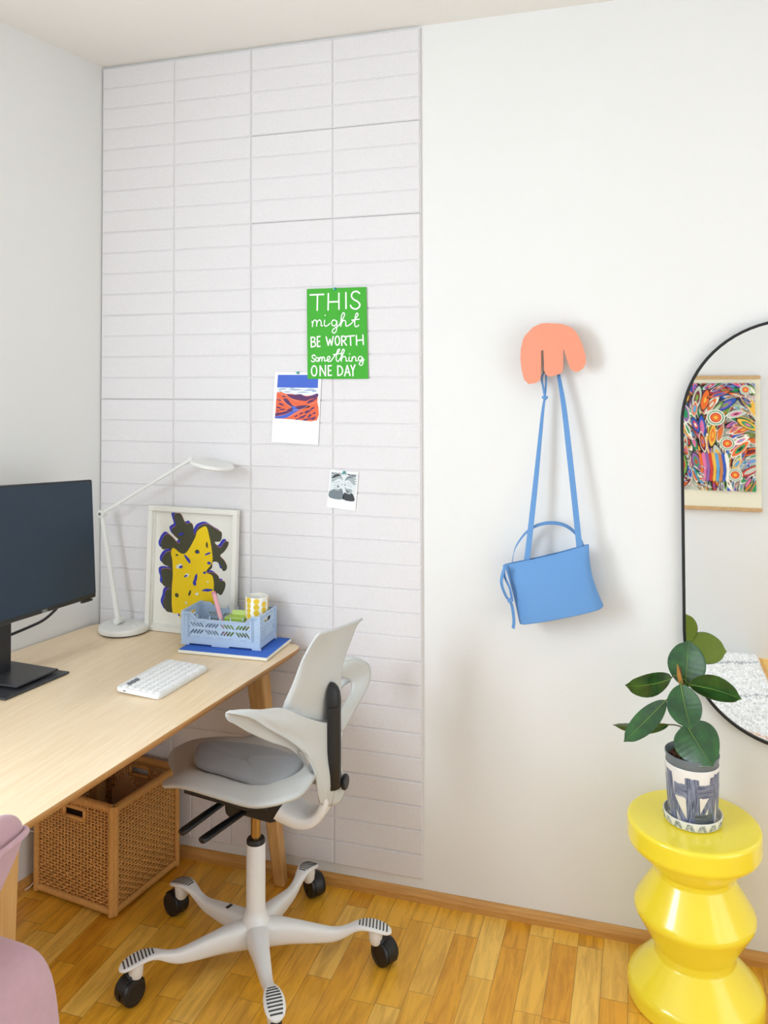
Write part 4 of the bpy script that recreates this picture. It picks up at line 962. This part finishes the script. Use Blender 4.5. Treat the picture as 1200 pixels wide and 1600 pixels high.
# arm and seat volume: profile in xz swept along -y, rounded towards the far end
for k, (y, sc) in enumerate([(-1.322, .86), (-1.328, .955), (-1.345, .99), (-1.40, 1.0), (-1.60, 1.0), (-1.85, .99), (-1.90, .95), (-1.915, .85)]):
    prof_ = [(.44, .22), (.44, .60), (.48, .650), (.60, .662), (.72, .662), (.79, .660), (.838, .656), (.864, .642), (.882, .614), (.892, .575), (.902, .50), (.906, .40), (.904, .22)]
    cx_, cz_ = .67, .40
    rows.append([Vector((cx_+(x-cx_)*sc, y, cz_+(z-cz_)*sc)) for x, z in prof_])
g.grid(rows, closed=True); g.poly(rows[0]); g.poly(rows[-1][::-1]); obj('armrest', g, PNK, pk, smooth=True, subsurf=1)
g = Geo(); rows = []
yy = [(.600, -1.36, .715, .012), (.66, -1.330, .722, .020), (.72, -1.302, .735, .028), (.765, -1.272, .742, .031), (.80, -1.258, .746, .033), (.830, -1.270, .745, .030), (.848, -1.300, .744, .022), (.855, -1.34, .744, .010)]
for z, y0, xc, hw in yy:
    r_ = []
    for k in range(14):
        t_ = PI/2+PI*k/13 if False else 2*PI*k/14
        yh = (-1.90-y0)/2; yc_ = (y0-1.90)/2
        r_.append(Vector((xc+hw*math.copysign(abs(math.sin(t_))**.8, math.sin(t_)), yc_+abs(yh)*math.copysign(abs(math.cos(t_))**.35, math.cos(t_)), z)))
    rows.append(r_)
g.grid(rows, closed=True); g.poly(rows[0]); g.poly(rows[-1]); obj('backrest', g, PNK, pk, smooth=True, subsurf=2)
g = Geo(); g.tube([(.748, -1.262, .800), (.772, -1.285, .807), (.785, -1.36, .812), (.786, -1.5, .815), (.785, -1.8, .815)], .006, 8, smooth=5); obj('piping', g, PNK, pk, smooth=True)
for x, y in ((.50, -1.40), (.83, -1.40), (.50, -1.84), (.83, -1.84)):
    g = Geo(); g.frustum((x, y, 0), (.026, .026), (x, y, .235), (.04, .04)); obj('leg', g, ASHL, pk, bevel=.004)

# ================================================================== office chair
HX, HY = .81, -.406
def L2(p): return Vector((HX-p[0], HY-p[1], p[2]))
SHL = mat('light_grey_shell', (206, 208, 205), .48, .01, 60); WHB = mat('white_base_plastic', (238, 238, 236), .34, .01, 40, coat=.2)
GFB = mat('grey_fabric', (156, 158, 161), .95, .05, 500, .4, 1100, sheen=.2); SLT = mat('grip_slot_dark', (70, 72, 74), .6)
oc = thing('office_chair', 'light grey saddle-seat office chair with winged back and white five-star base', 'office chair', (HX, HY, 0))
blade = [
  [ (-0.147,0.110,0.757), (-0.182,0.070,0.729), (-0.208,0.000,0.694), (-0.213,-0.060,0.682), (-0.218,-0.090,0.689) ],
  [ (-0.137,0.120,0.770), (-0.182,0.070,0.753), (-0.213,0.000,0.733), (-0.221,-0.060,0.731), (-0.220,-0.090,0.736) ],
  [ (-0.165,0.118,0.834), (-0.202,0.065,0.809), (-0.219,0.000,0.785), (-0.225,-0.060,0.784), (-0.220,-0.095,0.789) ],
  [ (-0.187,0.113,0.892), (-0.211,0.060,0.872), (-0.227,0.000,0.850), (-0.229,-0.060,0.838), (-0.228,-0.100,0.836) ],
  [ (-0.209,0.110,0.934), (-0.226,0.060,0.921), (-0.236,0.000,0.907), (-0.241,-0.060,0.898), (-0.246,-0.105,0.889) ],
  [ (-0.225,0.105,0.960), (-0.241,0.060,0.951), (-0.248,0.000,0.943), (-0.254,-0.060,0.937), (-0.265,-0.110,0.936) ],
  [ (-0.234,0.100,0.968), (-0.248,0.060,0.965), (-0.255,0.000,0.958), (-0.264,-0.060,0.952), (-0.280,-0.115,0.951) ],
]
shell = [
  [ (-0.227,0.000,0.693), (-0.214,0.050,0.715), (-0.180,0.100,0.747), (-0.146,0.140,0.778), (-0.107,0.190,0.788), (-0.076,0.230,0.798), (-0.050,0.260,0.803) ],
  [ (-0.227,0.000,0.679), (-0.214,0.050,0.694), (-0.185,0.095,0.722), (-0.154,0.135,0.754), (-0.112,0.185,0.778), (-0.083,0.230,0.794), (-0.048,0.265,0.800) ],
  [ (-0.227,0.000,0.658), (-0.216,0.045,0.672), (-0.192,0.085,0.695), (-0.165,0.125,0.725), (-0.132,0.165,0.751), (-0.109,0.195,0.770), (-0.092,0.230,0.783) ],
  [ (-0.227,0.000,0.627), (-0.218,0.040,0.642), (-0.200,0.070,0.661), (-0.179,0.100,0.681), (-0.156,0.130,0.706), (-0.134,0.155,0.723), (-0.119,0.180,0.738) ],
  [ (-0.228,0.000,0.589), (-0.223,0.035,0.603), (-0.214,0.055,0.616), (-0.204,0.070,0.628), (-0.195,0.085,0.643), (-0.183,0.100,0.660), (-0.171,0.115,0.675) ],
  [ (-0.232,0.000,0.551), (-0.229,0.030,0.564), (-0.221,0.040,0.568), (-0.216,0.050,0.573), (-0.212,0.058,0.580), (-0.207,0.064,0.587), (-0.205,0.075,0.606) ],
  [ (-0.236,0.000,0.512), (-0.230,0.025,0.521), (-0.225,0.035,0.525), (-0.221,0.043,0.528), (-0.216,0.050,0.531), (-0.213,0.056,0.535), (-0.209,0.060,0.541) ],
  [ (-0.224,0.000,0.468), (-0.222,0.012,0.474), (-0.219,0.020,0.478), (-0.218,0.027,0.482), (-0.217,0.033,0.486), (-0.213,0.038,0.489), (-0.211,0.045,0.497) ],
]
shellfar = [
  [ (-0.227,0.000,0.693), (-0.229,-0.030,0.687), (-0.232,-0.050,0.692) ],
  [ (-0.227,0.000,0.658), (-0.229,-0.040,0.649), (-0.233,-0.075,0.650) ],
  [ (-0.227,0.000,0.627), (-0.228,-0.035,0.618), (-0.233,-0.060,0.620) ],
  [ (-0.228,0.000,0.589), (-0.230,-0.030,0.579), (-0.234,-0.052,0.581) ],
  [ (-0.232,0.000,0.551), (-0.234,-0.030,0.539), (-0.240,-0.050,0.538) ],
  [ (-0.236,0.000,0.512), (-0.240,-0.030,0.500), (-0.246,-0.050,0.498) ],
  [ (-0.228,0.000,0.469), (-0.235,-0.022,0.464), (-0.241,-0.042,0.470) ],
]
farwing = [
  [ (-0.202,-0.150,0.787), (-0.202,-0.160,0.795), (-0.204,-0.170,0.803) ],
  [ (-0.200,-0.160,0.761), (-0.215,-0.180,0.781), (-0.230,-0.200,0.802) ],
  [ (-0.211,-0.180,0.750), (-0.231,-0.210,0.766), (-0.253,-0.235,0.783) ],
  [ (-0.221,-0.190,0.734), (-0.239,-0.220,0.741), (-0.260,-0.250,0.756) ],
  [ (-0.224,-0.170,0.716), (-0.242,-0.200,0.718), (-0.259,-0.235,0.723) ],
  [ (-0.225,-0.130,0.708), (-0.240,-0.165,0.700), (-0.252,-0.200,0.698) ],
  [ (-0.224,-0.090,0.701), (-0.236,-0.120,0.691), (-0.244,-0.160,0.677) ],
  [ (-0.229,-0.050,0.688), (-0.233,-0.080,0.677), (-0.242,-0.110,0.662) ],
  [ (-0.228,-0.030,0.655), (-0.232,-0.050,0.649), (-0.235,-0.075,0.643) ],
]
lip = [
  [ (-0.190,0.090,0.734), (-0.181,0.085,0.704), (-0.171,0.080,0.658), (-0.161,0.075,0.630) ],
  [ (-0.152,0.130,0.770), (-0.148,0.120,0.739), (-0.145,0.110,0.693), (-0.145,0.105,0.660) ],
  [ (-0.126,0.165,0.779), (-0.121,0.155,0.750), (-0.119,0.145,0.707), (-0.118,0.140,0.684) ],
  [ (-0.100,0.195,0.786), (-0.094,0.185,0.763), (-0.090,0.178,0.734), (-0.089,0.172,0.710) ],
  [ (-0.076,0.230,0.794), (-0.070,0.222,0.778), (-0.067,0.215,0.758), (-0.066,0.210,0.741) ],
  [ (-0.054,0.260,0.805), (-0.042,0.258,0.796), (-0.041,0.255,0.785), (-0.049,0.250,0.776) ],
]
seat = [
  [ (0.196,0.165,0.536), (0.207,0.140,0.537), (0.222,0.070,0.519), (0.271,0.000,0.499), (0.323,-0.070,0.476), (0.368,-0.150,0.462), (0.376,-0.190,0.464) ],
  [ (0.124,0.190,0.558), (0.138,0.140,0.557), (0.167,0.070,0.539), (0.204,0.000,0.526), (0.245,-0.070,0.515), (0.285,-0.140,0.503), (0.308,-0.190,0.499) ],
  [ (0.012,0.200,0.552), (0.054,0.140,0.551), (0.093,0.070,0.542), (0.121,0.000,0.533), (0.153,-0.070,0.527), (0.186,-0.140,0.521), (0.202,-0.190,0.522) ],
  [ (-0.083,0.210,0.548), (-0.032,0.150,0.548), (0.009,0.080,0.544), (0.034,0.000,0.540), (0.065,-0.070,0.534), (0.111,-0.140,0.525), (0.145,-0.200,0.523) ],
  [ (-0.138,0.210,0.558), (-0.092,0.150,0.556), (-0.055,0.080,0.552), (-0.026,0.000,0.544), (0.003,-0.070,0.537), (0.047,-0.140,0.529), (0.098,-0.210,0.533) ],
  [ (-0.182,0.190,0.567), (-0.138,0.140,0.568), (-0.106,0.080,0.561), (-0.075,0.000,0.547), (-0.052,-0.060,0.541), (-0.015,-0.120,0.534), (0.043,-0.200,0.532) ],
  [ (-0.206,0.150,0.569), (-0.171,0.110,0.572), (-0.144,0.060,0.566), (-0.118,0.000,0.555), (-0.096,-0.050,0.548), (-0.073,-0.090,0.545), (-0.022,-0.150,0.540) ],
  [ (-0.209,0.070,0.576), (-0.190,0.050,0.580), (-0.173,0.030,0.579), (-0.156,0.000,0.570), (-0.142,-0.030,0.564), (-0.128,-0.050,0.564), (-0.103,-0.080,0.561) ],
]
pad = [
  [ (0.193,0.000,0.551), (0.177,0.035,0.550), (0.157,0.060,0.550), (0.121,0.080,0.551), (0.062,0.090,0.550), (-0.006,0.110,0.553), (-0.059,0.120,0.552), (-0.096,0.120,0.556), (-0.124,0.100,0.559), (-0.144,0.070,0.564), (-0.154,0.040,0.570), (-0.149,0.010,0.570), (-0.117,-0.030,0.561), (-0.055,-0.075,0.550), (0.012,-0.110,0.539), (0.069,-0.120,0.537), (0.127,-0.110,0.539), (0.181,-0.090,0.543), (0.200,-0.060,0.551), (0.202,-0.030,0.554) ],
]
def lofted(g, data, sub=3, mi=0):
    rows = [[L2(p) for p in r] for r in data]
    rows = [cr(r, sub) for r in rows]
    cols = [cr([r[j] for r in rows], sub) for j in range(len(rows[0]))]
    g.grid(cols, mi); return g
g = Geo(); lofted(g, blade); br = obj('backrest', g, SHL, oc, smooth=True, solid=.006, bevel=0)
g = Geo(); lofted(g, shell)
lofted(g, [[(p[0]+.000, p[1], p[2]) for p in r] for r in shellfar])
obj('lower_shell', g, SHL, br, smooth=True, solid=.007)
g = Geo(); lofted(g, lip); lw_ = obj('wing', g, SHL, br, smooth=True, solid=.005)
g = Geo(); lofted(g, farwing)
# front fold of the far wing
fold = [[(a[0], a[1], a[2]) for a in (r[2],)]+[(r[2][0]+.03, r[2][1]+.010, r[2][2]+.012), (r[2][0]+.07, r[2][1]+.03, r[2][2]-.004), (r[2][0]+.085, r[2][1]+.04, r[2][2]-.03)] for r in farwing[:5]]
lofted(g, fold); obj('wing', g, SHL, br, smooth=True, solid=.005)
# seat
def offs(data, dz): return [[(p[0], p[1], p[2]+dz) for p in r] for r in data]
g = Geo(); lofted(g, seat); so_ = obj('seat', g, SHL, oc, smooth=True, solid=.010)
und = [[(p[0]*.97, p[1]*.97, p[2]-.013) for p in r[:6]] for r in seat[1:5]]
g = Geo(); lofted(g, und); obj('seat_underside', g, BLK, so_, smooth=True, solid=.010)
po_ = [L2(p) for p in pad[0]]; cen_ = sum(po_, Vector())/len(po_); ringp = cr(po_, 3, closed=True)
g = Geo(); rws = []
for s_, dz in ((1.0, .003), (1.0, .009), (.975, .0145), (.91, .0175), (.7, .0175), (.4, .0165), (.1, .016)):
    rws.append([Vector((cen_.x+(p.x-cen_.x)*s_, cen_.y+(p.y-cen_.y)*s_, (p.z if s_ > .5 else p.z*(s_+.5)+cen_.z*(.5-s_))+dz)) for p in ringp])
g.grid(rws, closed=True); g.poly(rws[-1]); obj('seat_cushion', g, GFB, oc, smooth=True)
# little front cushion on the back
g = Geo(); g.box(L2((-.196, .028, .578)), (.018, .060, .062), ((1, 0, .15), (0, 1, 0), (-.15, 0, 1))); obj('back_cushion', g, GFB, oc, bevel=.008, seg=3, smooth=True)
# height rail on the back
g = Geo(); zs = [.520, .53, .60, .68, .742]; 
def rail(zs, w=.026, rd=.029):
    rows = []
    for z, k in zs:
        fx = -.230-(.010 if z < .7 else 0)*0
        rows.append([L2((fx+.004-rd*k*math.sin(PI*t_/8)*1.0, w*k*math.cos(PI*t_/8), z)) for t_ in range(9)])
    return rows
r_ = rail([(.520, .93), (.524, 1), (.60, 1), (.68, 1), (.744, 1)]); g.grid(r_, closed=True); g.poly(r_[0]); g.poly(r_[-1]); ra = obj('height_rail', g, BLK, oc, smooth=True, auto=50)
g = Geo(); r_ = rail([(.7455, 1.02), (.76, 1.02), (.780, .93), (.793, .75), (.802, .45), (.805, .12)]); g.grid(r_, closed=True); g.poly(r_[0]); g.poly(r_[-1]); obj('rail_cap', g, BLK, ra, smooth=True, auto=60)
g = Geo(); c_ = L2((-.256, -.030, .524)); g.lathe([(0, -.018), (.006, -.018), (.006, -.006), (.017, -.006), (.021, -.003), (.021, .004), (.018, .007), (0, .0075)], c_, 32, ((0, 1, 0), (0, 0, 1), (1, 0, 0))); obj('knob', g, BLK, ra, smooth=True, auto=40)
# C shaped back arm
path = cr([L2(p) for p in ((-.088, 0, .452), (-.105, 0, .443), (-.14, 0, .431), (-.175, 0, .433), (-.200, 0, .452), (-.214, 0, .482), (-.217, 0, .520))], 5); n_ = len(path); rows = []
for i, p in enumerate(path):
    t_ = (path[min(i+1, n_-1)]-path[max(0, i-1)]).normalized(); sd = Vector((0, 1, 0)); nn = t_.cross(sd).normalized(); k = i/(n_-1)
    hw = .060*(1-k)+.034*k; th = .025*(1-k)+.010*k
    rows.append([p+sd*(hw*math.copysign(abs(math.cos(q))**.5, math.cos(q)))+nn*(th*math.copysign(abs(math.sin(q))**.5, math.sin(q))) for q in [2*PI*j/20 for j in range(20)]])
g = Geo(); g.grid(rows, closed=True); g.poly(rows[0]); g.poly(rows[-1]); ca = obj('back_arm', g, WHB, oc, smooth=True, auto=60)
# mechanism and levers
g = Geo(); pr_ = [(.072, .472), (.068, .430), (.052, .418), (.012, .432), (-.070, .424), (-.088, .430), (-.095, .462), (-.097, .500), (.06, .512)]
g.prism([L2((f_, .058, z)) for f_, z in pr_], (0, .116, 0)); obj('mechanism', g, BLK, oc, bevel=.008, seg=3)
for p, q in (((.070, .050, .462), (.130, .170, .432)), ((.010, .060, .444), (.056, .192, .434))):
    g = Geo(); g.tube([L2(p), (L2(p)+L2(q))/2+Vector((0, 0, .001)), L2(q)+Vector((0, 0, .0)), L2(q)+(L2(q)-L2(p)).normalized()*.010], [.010, .013, .0135, .009], 14, smooth=3, flat=((0, 0, 1), .62, 1.0)); obj('lever', g, BLK, oc, smooth=True)
# gas lift
HUB = (HX, HY, 0)
obj('gas_rod', Geo().lathe([(0, .33), (.0142, .33), (.0142, .45), (0, .45)], HUB, 32), mat('brass_tinted_steel', (178, 148, 96), .22, metal=.9), oc, smooth=True, auto=40)
obj('collar', Geo().lathe([(.0150, .334), (.0262, .334), (.0262, .342), (.0235, .3465), (.0165, .3465), (.0150, .344)], HUB, 40), BLK, oc, smooth=True, auto=40)
obj('column', Geo().lathe([(0, .100), (.0270, .100), (.0268, .333), (.0255, .336), (.0150, .336), (0, .332)], HUB, 48), WHB, oc, smooth=True, auto=40)
obj('hub', Geo().lathe([(0, .060), (.036, .060), (.042, .068), (.044, .100), (.040, .122), (.032, .136), (.0285, .146), (.0275, .154), (0, .154)], HUB, 48), WHB, oc, smooth=True, auto=60)
wheels = {0: (1.158, -.303, -120), 1: (.854, -.072, -128), 2: (.468, -.273, -110), 3: (.56, -.64, -20), 4: (1.014, -.700, 10)}
angs = [15, 83, 160, -136.5, -55.7]; lens_ = [.338, .302, .322, .328, .314]
for k in range(5):
    an = math.radians(angs[k]); R0 = lens_[k]/.326; D = Vector((math.cos(an), math.sin(an), 0)); S = Vector((-D.y, D.x, 0))
    prof_ = [(.010, .118, .026, .072), (.045, .124, .030, .070), (.10, .118, .024, .058), (.16, .108, .019, .046), (.205, .101, .0155, .036), (.232, .103, .014, .030), (.252, .109, .0145, .025), (.272, .116, .018, .019), (.292, .119, .0225, .015), (.315, .117, .0265, .013), (.338, .111, .0265, .012), (.356, .104, .021, .011), (.366, .099, .011, .008), (.369, .097, .004, .006)]
    pts_ = cr([Vector((a_*R0, z, 0)) for a_, z, _, _ in prof_], 4); ws_ = cr([Vector((w_, t_, 0)) for _, _, w_, t_ in prof_], 4); rows = []
    for p, w_ in zip(pts_, ws_):
        c_ = Vector(HUB)+D*p.x+UZ*(p.y-w_.y/2); rows.append([c_+S*(w_.x*math.copysign(abs(math.cos(q))**.6, math.cos(q)))+UZ*(w_.y/2*math.copysign(abs(math.sin(q))**.75, math.sin(q))) for q in [2*PI*j/24 for j in range(24)]])
    g = Geo(); g.grid(rows, closed=True); g.poly(rows[0]); g.poly(rows[-1]); bl = obj('base_arm', g, WHB, oc, smooth=True)
    g = Geo()
    for j in range(9):
        a_ = (.283+.0092*j)*R0; hw = .0225*math.sqrt(max(.15, 1-((j-4.6)/5.6)**2)); zz = .1345-(.0002*(j-2)**2 if j > 2 else 0)*1.05
        aa = a_/R0
        for q in range(len(pts_)-1):
            if pts_[q].x <= a_ <= pts_[q+1].x: f_ = (a_-pts_[q].x)/(pts_[q+1].x-pts_[q].x); zz = pts_[q].y*(1-f_)+pts_[q+1].y*f_; sl = (pts_[q+1].y-pts_[q].y)/(pts_[q+1].x-pts_[q].x)
        X_ = (D+UZ*sl).normalized(); g.box(Vector(HUB)+D*a_+UZ*(zz+.0001), (.0040, hw*1.72, .0012), (X_, S, X_.cross(S)))
    obj('grip_slots', g, SLT, bl)
    # caster
    wx, wy, wa = wheels[k]; stem = Vector(HUB)+D*(.326*R0); stem.z = .10
    g = Geo(); g.lathe([(0, .060), (.012, .060), (.018, .068), (.020, .090), (.020, .105), (0, .105)], (stem.x, stem.y, 0), 24); obj('caster_stem', g, WHB, bl, smooth=True, auto=40)
    wc = Vector((wx, wy, .0345)); off = Vector((wx-stem.x, wy-stem.y, 0))
    if off.length > .032: wc = Vector((stem.x, stem.y, .0345))+off.normalized()*.032
    N_ = Vector((math.cos(math.radians(wa)), math.sin(math.radians(wa)), 0)); T_ = Vector((-N_.y, N_.x, 0))
    g = Geo()
    for s_ in (-1, 1): g.lathe([(0, s_*.004), (.031, s_*.004), (.0342, s_*.007), (.0345, s_*.018), (.032, s_*.0235), (.022, s_*.0255), (.021, s_*.0245), (0, s_*.0245)], wc, 36, (T_, UZ, N_))
    ca_ = obj('caster', g, BLK, oc, smooth=True, auto=35)
    g = Geo(); rows = []
    for j in range(15):
        q = PI*(-.12)+PI*1.05*j/14; rr_ = .0365
        rows.append([wc+T_*(rr_*math.cos(q))+UZ*(rr_*math.sin(q))+N_*w_ for w_ in (-.015, -.012, .012, .015)])
    g.grid(rows); g.box((Vector((stem.x, stem.y, .066))+wc+UZ*.02)/2, (.03, .022, .030), (T_, N_, UZ)); obj('caster_hood', g, BLK, ca_, smooth=True, solid=.002)
lbl = Geo(); D = Vector((math.cos(math.radians(160)), math.sin(math.radians(160)), 0)); S = Vector((-D.y, D.x, 0)); lbl.box(Vector(HUB)+D*.105+UZ*.1185+S*.004, (.010, .020, .0012), (D, S, UZ)); obj('maker_label', lbl, BLK, oc)

# ================================================================== loose cables
WC = mat('white_cable', (226, 224, 218), .5)
def cable(name, pts, r_, m, label, loc): o = obj(name, Geo().tube(pts, r_, 8, smooth=6), m, loc=loc, smooth=True); tag(o, label, 'cable')
cable('cable', [(.40, -.045, .40), (.398, -.03, .34), (.43, -.03, .33), (.455, -.03, .345), (.47, -.03, .335)], .0016, WC, 'short white cable loop against the felt panels right of the rattan basket', (.43, -.03, .33))
cable('cable', [(.545, -.022, .40), (.53, -.022, .345), (.505, -.022, .30), (.498, -.022, .24), (.51, -.022, .19)], .0016, WC, 'white cable hanging behind the two chair levers', (.50, -.022, .19))
cable('cable', [(.455, -.06, .405), (.44, -.05, .385), (.40, -.05, .35), (.365, -.045, .29)], .003, BLK, 'black cable running from under the desk to behind the rattan basket', (.4, -.05, .3))
cable('cable', [(-.02, -.30, .175), (-.045, -.31, .18), (-.075, -.33, .15), (-.085, -.36, .05), (-.085, -.37, .01), (-.03, -.32, .012), (-.02, -.26, .07)], .0018, WC, 'white cable drooping to the floor left of the rattan basket', (-.06, -.33, .01))
cable('cable', [(.325, -.03, .44), (.305, -.03, .40), (.30, -.03, .36)], .0016, WC, 'white cable end hanging above the back rim of the rattan basket', (.3, -.03, .36))
